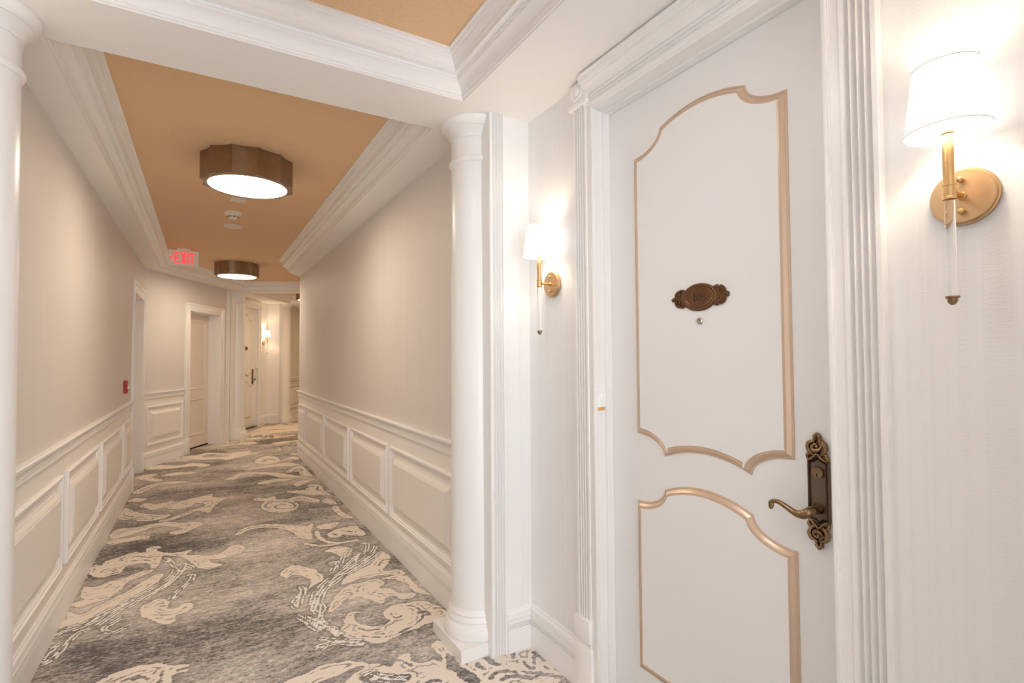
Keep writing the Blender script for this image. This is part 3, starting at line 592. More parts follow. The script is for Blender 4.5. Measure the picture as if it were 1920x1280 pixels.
def fluted(bm, t0, t1, d, z0, z1, axis, pos, out, n=4):
    """reeded board; runs along `axis` ('x' or 'y') from t0 to t1, stands `d` proud of `pos` in direction `out`"""
    w = t1 - t0; m = .012; pts = [(t0, 0), (t0, d * .8), (t0 + .003, d)]
    fw = (w - 2 * m) / n
    for k in range(n):
        a = t0 + m + k * fw
        pts += [(a, d), (a + fw * .12, d), (a + fw * .2, d * .5), (a + fw * .42, d * .2), (a + fw * .68, d * .2), (a + fw * .92, d * .5)]
    pts += [(t1 - m, d), (t1 - .003, d), (t1, d * .8), (t1, 0)]
    P = [(pos + out * q, p) if axis == 'y' else (p, pos + out * q) for p, q in pts]
    prism(bm, P, z0, z1)

# ---------------------------------------------------------------- vestibule side: wall, jambs, casing (local: the door wall is the +x side)
def vestibule_side(name, mtx, yseg, ycol, ybeam, dx=0., door=True, ends=(1, -1)):
    xw = 1.13 + dx
    bm = bmesh.new()
    if door:
        box(bm, xw, xw + .2, -yseg - .02, -.47, 0, 2.6); box(bm, xw, xw + .2, .47, yseg + .02, 0, 2.6); box(bm, xw, xw + .2, -.47, .47, 2.44, 2.6)
    else:
        box(bm, xw, xw + .2, -yseg - .02, yseg + .02, 0, 2.6)
    for s in ends: box(bm, .97, xw + .02, min(s * yseg, s * (yseg + .03)), max(s * yseg, s * (yseg + .03)), 0, 2.6)
    w = link(name, bm, M['paper_foyer'], None, mtx, False, (0, 1)); struct(w)
    jl = ybeam + .065
    for s in ends:
        bm = bmesh.new()
        box(bm, .90, xw + .1, min(s * (yseg + .005), s * jl), max(s * (yseg + .005), s * jl), 0, 2.6)
        fluted(bm, .90, .985, .02, 0, 2.589, 'x', s * (yseg + .005), -s, 4)
        trim(bm, M['trim'], mtx, smooth=False)
    # skirting
    for s in ends:
        p = [(xw, s * (.6 if door else 0)), (xw, s * yseg), (.985, s * yseg)]
        base_run('baseboard_vestibule', p, s, mtx)
    if door:
        X = Matrix.Translation((dx, 0, 0))
        bm = bmesh.new()
        for s in (1, -1):
            y = lambda a, b: (min(s * a, s * b), max(s * a, s * b))
            a, b = y(.503, .592)
            fluted(bm, a, b, .022, .3, 2.5, 'y', 1.13, -1, 4)                    # reeded leg
            a, b = y(.466, .5032); box(bm, 1.112, 1.132, a, b, 0, 2.4545)            # plain inner band
            a, b = y(.463, .476); bevbox(bm, 1.106, 1.125, a, b, 0, 2.452, .003)
            a, b = y(.497, .607); bevbox(bm, 1.100, 1.135, a, b, .0, .205, .004)  # plinth block
            a, b = y(.500, .602); bevbox(bm, 1.094, 1.135, a, b, .228, .318, .004); a, b = y(.5025, .5995); box(bm, 1.104, 1.134, a, b, .2, .30)
            a, b = y(.492, .606); bevbox(bm, 1.100, 1.135, a, b, 2.488, 2.585, .004)   # corner block with rosette
            a, b = y(.486, .614); bevbox(bm, 1.094, 1.135, a, b, 2.478, 2.494, .004)
            lathe(bm, [(.040, 0), (.040, .004), (.034, .009), (.028, .005), (.020, .006), (.016, .011), (.008, .013), (0, .013)], 24,
                  T((1.100, s * .549, 2.542)) @ Matrix.Rotation(-PI / 2, 4, 'Y'))
            a, b = y(.458, .470); box(bm, 1.165, 1.199, a, b, 0, 2.44)           # door stop
            a, b = y(.4695, .480); box(bm, 1.11, 1.26, a, b, 0, 2.45)            # jamb lining
        box(bm, 1.11, 1.26, -.475, .475, 2.4395, 2.455); box(bm, 1.1662, 1.1985, -.4578, .4578, 2.428, 2.4403)
        HEAD = [(0, 2.455), (.020, 2.4555), (.024, 2.462), (.024, 2.468), (.016, 2.4685), (.016, 2.480), (.022, 2.4805), (.022, 2.486), (.016, 2.4865), (.016, 2.494), (.024, 2.4945), (.024, 2.500), (.018, 2.5005), (.018, 2.510),
                (.026, 2.511), (.030, 2.524), (.040, 2.537), (.048, 2.542), (.048, 2.550), (.058, 2.551), (.062, 2.560), (.062, 2.572), (.068, 2.573), (.068, 2.581), (0, 2.582)]
        sweep(bm, [(1.13, -.5025), (1.13, .5025)], HEAD, side=1)
        trim(bm, M['trim'], mtx @ X)
        bm = bmesh.new(); bevbox(bm, 1.13, 1.26, -.468, .468, .0, .014, .004)
        trim(bm, M['threshold'], mtx @ X)
    return w
L1 = M1 @ RZ(PI); L2 = M2 @ RZ(PI)
vestibule_side('wall_door_side', M1, .988, 1.18, YB1)
vestibule_side('wall_opposite_side', L1, .988, 1.18, YB1)
vestibule_side('wall_far_door_side', L2, .95, 1.10, YB2, dx=.10)
vestibule_side('wall_far_opposite_side', M2, .95, 1.10, YB2, door=False)

# ---------------------------------------------------------------- guest room door (local to the vestibule side, slab front at x = 1.20)
def ell(cy, cz, ry, rz, a0, a1, n=10):
    return [(cy + ry * math.cos(math.radians(a0 + (a1 - a0) * i / n)), cz + rz * math.sin(math.radians(a0 + (a1 - a0) * i / n))) for i in range(n + 1)]
def outline_upper():
    # (y, z), counter-clockwise seen with y to the right
    p = []
    arcb = [(-.178 + .356 * i / 14, 1.037 + .037 * (1 - (abs(-.178 + .356 * i / 14) / .178) ** 2)) for i in range(15)]
    p += ell(-.315, 1.037, .137, .070, 90, 0)[:-1] + arcb + ell(.315, 1.037, .137, .070, 180, 90)[1:]
    arct = [(.18 - .36 * i / 16, 2.266 + .036 * (1 - (abs(.18 - .36 * i / 16) / .18) ** 2)) for i in range(17)]
    p += ell(.315, 2.266, .135, .074, 270, 180)[:-1] + arct + ell(-.315, 2.266, .135, .074, 0, -90)[1:]
    return p
def outline_lower():
    arct = [(.18 - .36 * i / 16, .915 + .039 * (1 - (abs(.18 - .36 * i / 16) / .18) ** 2)) for i in range(17)]
    return [(-.318, .206), (.318, .206)] + ell(.318, .915, .138, .069, 270, 180)[:-1] + arct + ell(-.318, .915, .138, .069, 0, -90)[1:]
FX = 1.20
def build_door():
    bm = bmesh.new(); bevbox(bm, FX, FX + .045, -.4655, .4655, .016, 2.4345, .002)
    d = link('door_1', bm, M['door'], None, M1, False)
    to3 = lambda a, b, h: (FX - h, a, b)
    for ol in (outline_upper(), outline_lower()):
        bm = bmesh.new()
        ring(bm, ol, [(0, -.001), (.0005, .003), (.005, .0045), (.0065, .0030), (.010, .0055), (.015, .0105), (.019, .0125), (.0205, .0112), (.026, .0128)], to3)
        link('panel_molding', bm, M['champagne'], d, None, True)
        bm = bmesh.new(); ring(bm, ol, [(.0255, .0), (.0258, .0128), (.03, .0129)], to3, True)
        link('raised_panel', bm, M['door'], d, None, False)
    # number plate: moulded oval with scrolled ears
    pz, px = 1.609, FX - .013
    OV = lambda ry, rz, n=48: [(ry * math.cos(2 * PI * i / n), rz * math.sin(2 * PI * i / n)) for i in range(n)]
    bm = bmesh.new()
    P3 = lambda a, b, h: (px - h, a, pz + b)
    ring(bm, OV(.072, .0475), [(0, -.001), (0, .004), (.004, .007), (.008, .0065), (.012, .0045), (.0135, .0062), (.016, .0062), (.0175, .0042), (.02, .004)], P3, True)
    for s in (1, -1):
        ear = [(.060, .030), (.075, .034), (.079, .026), (.090, .031), (.103, .022), (.107, .010), (.116, .007), (.118, 0), (.116, -.007), (.107, -.010), (.103, -.022), (.090, -.031), (.079, -.026), (.075, -.034), (.060, -.030)]
        q = [tuple(v) for v in catmull([(s * a, b) for a, b in ear], 4)]
        if s < 0: q = q[::-1]
        ring(bm, q[::-1] if s > 0 and False else (q if s < 0 else q[::-1]), [(0, -.001), (0, .003), (.0015, .005)], P3, True)
        for t in (1, -1):
            spiral = [P3(s * (.090 + .012 * (1 - k / 14) * math.cos(k * .75)), t * (.012 + .011 * (1 - k / 14) * math.sin(k * .75)), .006) for k in range(12)]
            tube(bm, spiral, .0022, 8, 3)
            tube(bm, [P3(s * .068, t * .026, .006), P3(s * .076, t * .030, .007), P3(s * .082, t * .024, .006)], .003, 8, 3)
        ball(bm, P3(s * .113, 0, .004), .006)
        tube(bm, [P3(s * .100, 0, .006), P3(s * .110, 0, .007)], .003, 8, 2)
    plate = link('name_plate', bm, M['plaque'], d, None, 55)
    # engraved numerals 108
    bm = bmesh.new()
    def bar(y0, y1, z0, z1): box(bm, px - .0052, px - .004, -y1, -y0, pz + z0, pz + z1)
    bar(-.0205, -.0165, -.0125, .0125); bar(-.0235, -.0135, -.0135, -.0117); bar(-.0235, -.0165, .0085, .0105)
    def dig(cy, cz, ry, rz, w0, w1, n=28):
        o = []; i_ = []
        for k in range(n):
            a = 2 * PI * k / n; o.append((-(cy + ry * math.cos(a)), cz + rz * math.sin(a))); i_.append((-(cy + (ry - w0) * math.cos(a)), cz + (rz - w1) * math.sin(a)))
        vo = [bm.verts.new((px - .0052, a, pz + b)) for a, b in o]; vi = [bm.verts.new((px - .0052, a, pz + b)) for a, b in i_]
        for k in range(n): bm.faces.new((vo[k], vo[(k + 1) % n], vi[(k + 1) % n], vi[k]))
    dig(-.001, 0, .0085, .0132, .0037, .0016); dig(.0185, .0068, .0068, .0066, .0026, .0015); dig(.0185, -.006, .0082, .0076, .0030, .0015)
    num = link('engraved_number', bm, M['plaque_dark'], plate); num['label'] = 'dark engraved numerals 108'
    # spy hole
    bm = bmesh.new(); R = T((FX - .0128, 0, 1.527)) @ Matrix.Rotation(-PI / 2, 4, 'Y')
    lathe(bm, [(.0115, 0), (.0115, .0035), (.0095, .0062), (.0066, .0058), (.006, .0025), (.0052, .003), (0, .004)], 24, R)
    link('peephole', bm, M['chrome'], d, None, True)
    # escutcheon
    cy = -.382; E3 = lambda a, b, h: (FX - h, cy + a, b)
    bm = bmesh.new()
    body = [(-.030, .952), (-.012, .952 - .004), (0, .935), (.012, .948), (.030, .952), (.030, 1.116), (.013, 1.122), (0, 1.135), (-.013, 1.122), (-.030, 1.116)]
    ring(bm, body, [(0, -.001), (0, .006), (.003, .010), (.0055, .0075), (.008, .0115), (.0105, .0065), (.013, .006)], E3, True)
    esc = link('escutcheon', bm, M['bronze'], d, None, True)
    for top in (1, -1):
        z = (lambda v: 1.116 + v) if top > 0 else (lambda v: .952 - v)
        bm = bmesh.new()
        back = [(-.030, -.008), (-.026, .016), (-.018, .020), (-.026, .034), (-.022, .052), (-.010, .060), (-.008, .070), (0, .077), (.008, .070), (.010, .060), (.022, .052), (.026, .034), (.018, .020), (.026, .016), (.030, -.008)]
        q = [(v[0], z(v[1])) for v in catmull(back, 3)]
        if top > 0: q = q[::-1]
        ring(bm, q, [(0, -.001), (0, .003), (.002, .005)], E3, True)
        for s in (1, -1):
            tube(bm, [E3(s * .004, z(.012), .008), E3(s * .018, z(.022), .010), E3(s * .024, z(.036), .012), E3(s * .019, z(.050), .012), E3(s * .009, z(.054), .010), E3(s * .006, z(.064), .011)], [.003, .005, .0058, .0055, .004, .003], 10, 4)
            tube(bm, [E3(s * .027, z(.004), .008), E3(s * .027, z(.014), .010), E3(s * .021, z(.019), .009), E3(s * .017, z(.014), .008)], [.003, .0045, .004, .002], 8, 4)
            ball(bm, E3(s * .006, z(.068), .008), .006)
        tube(bm, [E3(-.012, z(.040), .008), E3(-.004, z(.030), .013), E3(.008, z(.030), .014), E3(.012, z(.040), .012), E3(.004, z(.046), .010), E3(-.002, z(.040), .009)], [.003, .0055, .006, .005, .004, .002], 10, 4)
        ball(bm, E3(0, z(.073), .009), .0062); ball(bm, E3(.001, z(.039), .009), .006)
        tube(bm, [E3(-.026, z(0), .008), E3(-.012, z(.008), .011), E3(0, z(.020), .011), E3(.012, z(.008), .011), E3(.026, z(0), .008)], .004, 8, 3)
        o = link('scroll_ornament', bm, M['bronze_hi'], esc, None, 55)
    R = T((FX - .006, cy, 1.084)) @ Matrix.Rotation(-PI / 2, 4, 'Y')
    bm = bmesh.new(); lathe(bm, [(.0165, 0), (.0165, .006), (.0155, .0078), (.0125, .0078), (.0118, .0068), (.006, .0068), (0, .0068)], 32, R)
    cyl = link('lock_cylinder', bm, M['bronze_hi'], esc, None, True)
    bm = bmesh.new(); box(bm, FX - .0136, FX - .012, cy - .0013, cy + .0013, 1.074, 1.083); box(bm, FX - .0136, FX - .012, cy - .0025, cy + .0022, 1.0735, 1.0765)
    bm2 = bm; link('keyhole', bm2, M['dark'], esc)
    # lever
    bm = bmesh.new(); R = T((FX - .006, cy, .985)) @ Matrix.Rotation(-PI / 2, 4, 'Y')
    lathe(bm, [(.015, 0), (.015, .004), (.0125, .008), (.0105, .016), (.0105, .030), (.0125, .034), (.0125, .040), (.0105, .044)], 24, R)
    lx = FX - .058
    tube(bm, [(FX - .045, cy, .985), (lx, cy + .001, .983), (lx - .002, cy + .014, .974), (lx - .002, cy + .034, .973), (lx - .001, cy + .058, .982), (lx, cy + .082, .991), (lx, cy + .098, .991), (lx, cy + .108, .985), (lx, cy + .1075, .977)],
         [.010, .0125, .0125, .0095, .0078, .0068, .0060, .0062, .0068], 14, 5)
    for k in range(3): ball(bm, (lx, cy + .1075 - .001 * k, .9755 + .004 * k - .003), .0068)
    link('lever_handle', bm, M['bronze_hi'], d, None, 55)
    bm = bmesh.new(); ball(bm, (FX - .004, -.449, 1.75), .012, (.6, .8, 1.35)); link('latch_guard', bm, M['bronze_hi'], d, None, 55)
    return d
door1 = build_door()
struct(door1, 'white guest room door with champagne molding and engraved plate 108', 'door')
d3 = copy_tree(door1); d3.name = 'door_2'; d3.matrix_world = L2 @ T((.10, 0, 0))
for ch in list(d3.children_recursive):
    if ch.name.startswith(('engraved_number', 'latch_guard')): bpy.data.objects.remove(ch)
struct(d3, 'arched panel door behind the far column, partly hidden', 'door')
d5 = copy_tree(door1); d5.name = 'door_5'; d5.matrix_world = L1
for ch in list(d5.children_recursive):
    if ch.name.startswith('engraved_number'): bpy.data.objects.remove(ch)
struct(d5, 'guest room door opposite, out of view', 'door')

# ---------------------------------------------------------------- bell push on the door lining
bm = bmesh.new(); bevbox(bm, -.021, .021, -.016, 0, -.0325, .0325, .003)
bell = tag(link('doorbell', bm, M['white_plastic'], None, M1 @ T((1.140, .4695, 1.232))), 'small white doorbell box on the door frame left of door 108', 'doorbell')
bm = bmesh.new(); lathe(bm, [(.013, 0), (.013, .004), (.008, .0055), (0, .006)], 24, T((0, -.016, .002)) @ Matrix.Rotation(PI / 2, 4, 'X'))
link('push_button', bm, M['white_plastic'], bell, None, True)
bm = bmesh.new(); bevbox(bm, -.016, .016, -.010, 0, -.045, -.0320, .002)
link('name_window', bm, M['amber'], bell)['label'] = 'amber strip under the box'

b2 = copy_tree(bell); b2.matrix_world = L2 @ T((1.240, -.4695, 1.232)) @ RZ(PI); b2['label'] = 'tiny white doorbell box beside the far arched door'

# ---------------------------------------------------------------- columns
def build_column():
    r = empty('column', I4)
    FACE = .900; cx = .93
    def half(prof, seg=72):
        t = bmesh.new(); lathe(t, prof, seg, T((cx, 0, 0)))
        for v in t.verts: v.co.x = min(v.co.x, FACE + .001)
        return t
    link('shaft', half([(.1335, .19), (.132, .6), (.130, 1.2), (.127, 1.9), (.124, 2.40)]), M['trim'], r, None, True)
    link('base', half([(0, .058), (.160, .058), (.168, .068), (.171, .085), (.168, .105), (.160, .121), (.152, .128), (.150, .136), (.152, .142), (.150, .150), (.145, .157), (.143, .166), (.146, .171), (.143, .178), (.137, .184), (.1335, .195)]), M['trim'], r, None, True)
    link('capital', half([(.124, 2.375), (.132, 2.378), (.1365, 2.386), (.137, 2.395), (.132, 2.404), (.126, 2.409), (.124, 2.415), (.124, 2.50), (.130, 2.501), (.130, 2.509), (.127, 2.511), (.133, 2.524), (.145, 2.540), (.152, 2.546), (.152, 2.549), (.160, 2.550), (.160, 2.557),
                          (.164, 2.559), (.169, 2.566), (.175, 2.574), (.177, 2.582), (.177, 2.5895), (0, 2.5895)]), M['trim'], r, None, True)
    bm = bmesh.new(); bevbox(bm, cx - .172, FACE, -.172, .172, 0, .060, .0025)
    link('plinth', bm, M['trim'], r, None, False)
    return r
col = build_column(); col.matrix_world = M1 @ T((0, 1.18, 0))
tag(col, 'white half column left of the near wall lamp, its whole square plinth in view', 'column', 'white half columns', 'thing')
for m, lab in ((L1 @ T((.014, -1.18, 0)), 'white half column cut off by the left edge of the photo'),
               (L2 @ T((0, 1.10, 0)), 'white half column at the far end of the hall, left of the arched door'),
               (L2 @ T((0, -1.10, 0)), 'white half column farthest away, right of the small lit wall lamp')):
    c = copy_tree(col); c.matrix_world = m; tag(c, lab, 'column', 'white half columns', 'thing')

# ---------------------------------------------------------------- wall lamps (origin on the wall behind the plate, -x is out of the wall)
WARM = (1., .84, .64)
M['shade'] = emissive('lit_linen_shade', (1., .93, .84), SHADE_E, (.85, .82, .78))
def build_sconce():
    r = empty('wall_lamp', I4); RX = Matrix.Rotation(-PI / 2, 4, 'Y')
    bm = bmesh.new(); lathe(bm, [(.0605, 0), (.0605, .008), (.0585, .011), (.0570, .011), (.0565, .016), (.055, .018), (0, .018)], 56, RX); bp_ = link('back_plate', bm, M['brass_plate'], r, None, True)
    for s in (1, -1):
        bm = bmesh.new(); lathe(bm, [(.0038, .017), (.0038, .021), (.006, .023), (.0065, .026), (.0045, .0305), (0, .0315)], 18, T((0, 0, s * .034)) @ RX); link('screw', bm, M['brass'], bp_, None, 55)
    bm = bmesh.new(); lathe(bm, [(.0085, .017), (.0085, .021), (.0060, .024), (.0055, .03), (.0055, .082)], 20, RX); link('arm', bm, M['brass'], r, None, True)
    x = -.08
    bm = bmesh.new(); lathe(bm, [(.0095, -.017), (.0122, -.017), (.0122, -.013), (.0112, -.012), (.0112, .010), (.0122, .011), (.0122, .015), (.0095, .0155)], 28, T((x, 0, 0))); link('collar', bm, M['brass'], r, None, True)
    bm = bmesh.new(); lathe(bm, [(0, .010), (.0098, .010), (.0100, .05), (.0100, .085), (.0088, .096), (.0088, .118), (.0122, .120), (.0122, .125), (0, .125)], 28, T((x, 0, 0))); st_ = link('stem', bm, M['brass'], r, None, True)
    bm = bmesh.new(); lathe(bm, [(0, .124), (.0118, .124), (.0118, .165), (.009, .170), (0, .170)], 24, T((x, 0, 0))); link('lamp_holder', bm, M['cream_plastic'], st_, None, True)
    bm = bmesh.new(); lathe(bm, [(0, -.218), (.0088, -.218), (.0090, -.214), (.0090, -.015), (0, -.015)], 28, T((x, 0, 0))); gr_ = link('glass_rod', bm, M['glass'], r, None, True)
    bm = bmesh.new(); lathe(bm, [(0, -.217), (.0122, -.217), (.0122, -.221), (.0090, -.222), (.0088, -.227), (.0065, -.232), (.003, -.235), (0, -.2355)], 28, T((x, 0, 0))); link('finial', bm, M['bronze_hi'], gr_, None, True)
    bm = bmesh.new(); lathe(bm, [(.0715, .122), (.0725, .1225), (.0725, .127), (.0715, .128), (.0567, .256), (.0568, .257), (.0568, .261), (.0560, .262), (.0550, .261), (.0700, .125), (.0700, .122), (.0715, .122)], 64, T((x, 0, 0)))
    sh_ = link('lamp_shade', bm, M['shade'], r, None, True)
    for r_, z_ in ((.0726, .1252), (.0569, .2595)):
        bm = bmesh.new(); lathe(bm, [(r_ - .0022, z_ - .0014), (r_ + .0005, z_ - .0014), (r_ + .0005, z_ + .0012), (r_ - .0022, z_ + .0012), (r_ - .0022, z_ - .0014)], 64, T((x, 0, 0))); link('shade_rim', bm, M['shade_tape'], sh_, None, True)
    bm = bmesh.new()
    for k in range(3):
        a = k * 2 * PI / 3 + .5; tube(bm, [(x, 0, .150), (x + .066 * math.cos(a), .066 * math.sin(a), .150)], .0012, 6, 1)
    link('shade_spider', bm, M['brass'], sh_)
    L = bpy.data.lights.new('bulb', 'POINT'); L.energy = SCONCE_W; L.color = WARM; L.shadow_soft_size = .02
    lo = bpy.data.objects.new('bulb', L); C.objects.link(lo); lo.parent = r; lo.location = (x, 0, .198)
    return r
sc = build_sconce(); sc.matrix_world = M1 @ T((1.13, .778, 1.745))
tag(sc, 'brass wall lamp with lit white shade between the near column and door 108', 'wall lamp', 'brass wall lamps')
for m, lab in ((M1 @ T((1.13, -.742, 1.745)), 'large brass wall lamp with lit white shade right of door 108'),
               (L1 @ T((1.13, .742, 1.745)), 'brass wall lamp on the opposite vestibule wall, nearer to the viewer and out of view'),
               (L1 @ T((1.13, -.778, 1.745)), 'brass wall lamp on the opposite vestibule wall beside the left column, out of view'),
               (L2 @ T((1.23, -.735, 1.745)), 'tiny lit wall lamp at the far end, beside the arched door')):
    c = copy_tree(sc); c.matrix_world = m; tag(c, lab, 'wall lamp', 'brass wall lamps')
    if 'tiny' in lab:
        for q in c.children:
            if q.type == 'LIGHT': q.data = q.data.copy(); q.data.color = FAR_COL; q.data.energy = 3.2

# ---------------------------------------------------------------- first hall: right wall
R_RAIL, R_PAN = (.862, .944), (.25, .76)
L_RAIL, L_PAN = (.888, .970), (.28, .79)
bm = bmesh.new()
prism(bm, [(1.2, 2.54), (1.2, 8.06), (1.203, 8.085), (1.213, 8.103), (1.230, 8.115), (1.597, 8.357), B(1.9, e2 + .06), B(2.3, e2 + .06), (2.1, 7.9), (1.5, 7.0), (1.5, 2.54)], 0, 2.6)
wr = struct(link('wall_right', bm, M['paper_hall'], None, None, False, (0, 1)))
pr = [(1.2, 2.54), (1.2, 8.085), (1.222, 8.112), (1.597, 8.357)]
base_run('baseboard_right', pr, 1); rail_run(pr, 1, R_RAIL, wr)
bm = bmesh.new(); sweep(bm, [(1.2, 2.54), (1.2, 8.085), (1.222, 8.112), (1.597, 8.357)], [(0, .19), (.003, .19), (.003, .87), (0, .87)], side=1)
link('dado', bm, M['panel'], wr)
wainscot(wr, lambda a, b, h: (1.197 - h, a, b), [(2.60, 3.75), (3.83, 4.93), (5.04, 6.13), (6.21, 7.36), (7.47, 8.03)], *R_PAN)

# ---------------------------------------------------------------- first hall: left wall with its doorway
bm = bmesh.new()
box(bm, -.88, -.66, 2.54, 6.93, 0, 2.6); box(bm, -.88, -.66, 7.90, 8.15, 0, 2.6); box(bm, -.88, -.66, 6.93, 7.90, 2.14, 2.6)
box(bm, -1.0, -.88, 6.0, 8.3, 0, 2.6)
wl = struct(link('wall_left', bm, M['paper_hall'], None, None, False, (0, 1)))
base_run('baseboard_left', [(-.66, 2.54), (-.66, 6.80)], -1); rail_run([(-.66, 2.54), (-.66, 6.80)], -1, L_RAIL, wl)
bm = bmesh.new(); box(bm, -.66, -.657, 2.54, 6.80, .19, .90); link('dado', bm, M['panel'], wl)
wainscot(wl, lambda a, b, h: (-.657 + h, a, b), [(2.60, 3.65), (3.765, 4.78), (4.90, 6.0), (6.13, 6.75)], *L_PAN)
def casing(bm, a0, a1, zt, w, to, block=True):
    """plain moulded door frame round an opening a0..a1 up to zt; `to` turns (a, out) extents into a box"""
    for (p, q, s) in ((a0 - w, a0, 1), (a1, a1 + w, -1)):
        to(bm, p, q, 0, zt + w, 0, .016)
        e0, e1 = (p, p + .028) if s > 0 else (q - .028, q)
        to(bm, e0 - .0015, e1 + .0015, .001, zt + w + .002, 0, .026)
        i0, i1 = (q - .016, q) if s > 0 else (p, p + .016)
        to(bm, i0 - .0012, i1 + .0012, .002, zt + .016, 0, .020)
        if block: to(bm, p - .004, q + .002 * s, 0, .235, 0, .030)
    to(bm, a0, a1, zt, zt + w, 0, .016); to(bm, a0 - w + .003, a1 + w - .003, zt + w - .028, zt + w + .003, 0, .0262); to(bm, a0, a1, zt - .001, zt + .0165, 0, .0202)
bm = bmesh.new()
def toL(bm, a0, a1, z0, z1, o0, o1): bevbox(bm, -.66 + o0 - .004, -.66 + o1, min(a0, a1), max(a0, a1), z0, z1, .004, 2)
casing(bm, 6.93, 7.90, 2.14, .12, toL)
box(bm, -.88, -.655, 6.925, 6.935, 0, 2.145); box(bm, -.88, -.655, 7.893, 7.905, 0, 2.145); box(bm, -.88, -.655, 6.93, 7.90, 2.137, 2.148)
trim(bm, M['trim'], label='white door frame on the left wall')
bm = bmesh.new(); bevbox(bm, -.879, -.845, 6.937, 7.892, .015, 2.136, .002); d4 = struct(link('door_4', bm, M['door_cream']), 'cream door set deep in the left wall doorway', 'door')
for z0, z1 in ((.21, .78), (.95, 2.0)):
    bm = bmesh.new(); ring(bm, rect(7.06, 7.77, z0, z1), [(0, 0), (0, .006), (.008, .010), (.02, .004), (.026, 0)], lambda a, b, h: (-.845 + h, a, b)); link('panel_molding', bm, M['door_cream'], d4)

# ---------------------------------------------------------------- angled wall where the hall turns
bm = bmesh.new(); f = -.02
box(bm, f - .3, f, -.03, 1.03, 0, 2.6); box(bm, f - .3, f, 1.93, e2 + .03, 0, 2.6); box(bm, f - .3, f, 1.03, 1.93, 2.125, 2.6)
wa = struct(link('wall_angled', bm, M['paper_hall'], None, MB, False, (0, 1)))
base_run('baseboard_angled', [(f, .0), (f, .90)], -1, MB); base_run('baseboard_angled', [(f, 2.05), (f, 2.14)], -1, MB)
rail_run([(f, .0), (f, .90)], -1, L_RAIL, wa); rail_run([(f, 2.05), (f, 2.14)], -1, L_RAIL, wa)
bm = bmesh.new(); box(bm, f, f + .003, -.0, .90, .19, .9); box(bm, f, f + .003, 2.05, 2.14, .19, .9); link('dado', bm, M['panel'], wa)
wainscot(wa, lambda a, b, h: (f + .003 + h, a, b), [(.055, .865)], *L_PAN)
bm = bmesh.new()
def toB(bm, a0, a1, z0, z1, o0, o1): bevbox(bm, f + o0 - .004, f + o1, min(a0, a1), max(a0, a1), z0, z1, .004, 2)
casing(bm, 1.03, 1.93, 2.125, .115, toB)
box(bm, f - .22, f + .005, 1.022, 1.034, 0, 2.13); box(bm, f - .22, f + .005, 1.926, 1.938, 0, 2.13); box(bm, f - .22, f + .005, 1.03, 1.93, 2.122, 2.134)
trim(bm, M['trim'], MB, label='cream door frame on the angled wall')
bm = bmesh.new(); fluted(bm, 2.145, 2.235, .02, 0, 2.589, 'y', f, 1, 4); trim(bm, M['trim'], MB, smooth=False)
bm = bmesh.new(); bevbox(bm, f - .215, f - .18, 1.035, 1.925, .022, 2.12, .002)
d2 = struct(link('door_3', bm, M['door_cream'], None, MB), 'cream two-panel door with a tiny name sign in the angled wall', 'door')
for z0, z1 in ((.21, .77), (.93, 2.0)):
    bm = bmesh.new(); ring(bm, rect(1.14, 1.82, z0, z1), [(0, 0), (0, .010), (.008, .014), (.02, .006), (.026, 0)], lambda a, b, h: (f - .18 + h, a, b)); link('panel_molding', bm, M['door_cream'], d2)
bm = bmesh.new(); bevbox(bm, f - .18, f - .174, 1.485, 1.635, 1.455, 1.525, .002)
ring(bm, rect(1.485, 1.635, 1.455, 1.525), [(0, .004), (0, .009), (.008, .009), (.010, .005)], lambda a, b, h: (f - .18 + h, a, b))
link('room_sign', bm, M['cream_plastic'], d2)
bm = bmesh.new(); box(bm, f - .22, f - .176, 1.034, 1.926, 0, .022); trim(bm, M['dark'], MB)  # dark strip standing in for the shade in the gap under the door

# ---------------------------------------------------------------- third hall beyond the far vestibule
s0 = C2 + 1.25
bm = bmesh.new(); box(bm, f - .3, f, s0, 9.8, 0, 2.6)
w3 = struct(link('wall_third_hall', bm, M['paper_hall'], None, MB, False, (0, 1)))
base_run('baseboard_third_hall', [(f, s0), (f, 9.6)], -1, MB); rail_run([(f, s0), (f, 9.6)], -1, L_RAIL, w3)
wainscot(w3, lambda a, b, h: (f + h, a, b), [(s0 + .15, s0 + .95), (s0 + 1.05, s0 + 1.95), (s0 + 2.05, s0 + 3.0)], *L_PAN)
bm = bmesh.new(); box(bm, f - .3, 2.2, 9.6, 9.8, 0, 2.6); box(bm, 1.84, 2.04, s0, 9.7, 0, 2.6); box(bm, 1.84, 2.2, e2 - .05, e2 + .2, 0, 2.6)
struct(link('wall_hall_end', bm, M['paper_hall'], None, MB, False, (1, 0)))
# hall behind the camera
bm = bmesh.new(); box(bm, -.88, -.66, -3.2, -.08, 0, 2.6); box(bm, 1.2, 1.42, -3.2, -.08, 0, 2.6); box(bm, -.88, -.56, -3.2, -3.0, 0, 2.6); box(bm, 1.10, 1.42, -3.2, -3.0, 0, 2.6); box(bm, -.56, 1.10, -3.2, -3.0, 2.5, 2.6)
struct(link('wall_behind', bm, M['paper_hall'], None, None, False, (0, 1)))

# window frame added behind the viewer as an opening for fill light from the world
bm = bmesh.new()
for x0, x1 in ((-.56, -.50), (.24, .30), (1.04, 1.10)): bevbox(bm, x0, x1, -3.13, -3.07, 0, 2.5, .004)
for z0, z1 in ((0, .08), (1.9, 1.94), (2.44, 2.5)): bevbox(bm, -.558, 1.098, -3.125, -3.075, z0, z1, .004)
struct(link('fill_window', bm, M['trim'], smooth=False), 'added window frame behind the viewer, open to fill light', 'window')

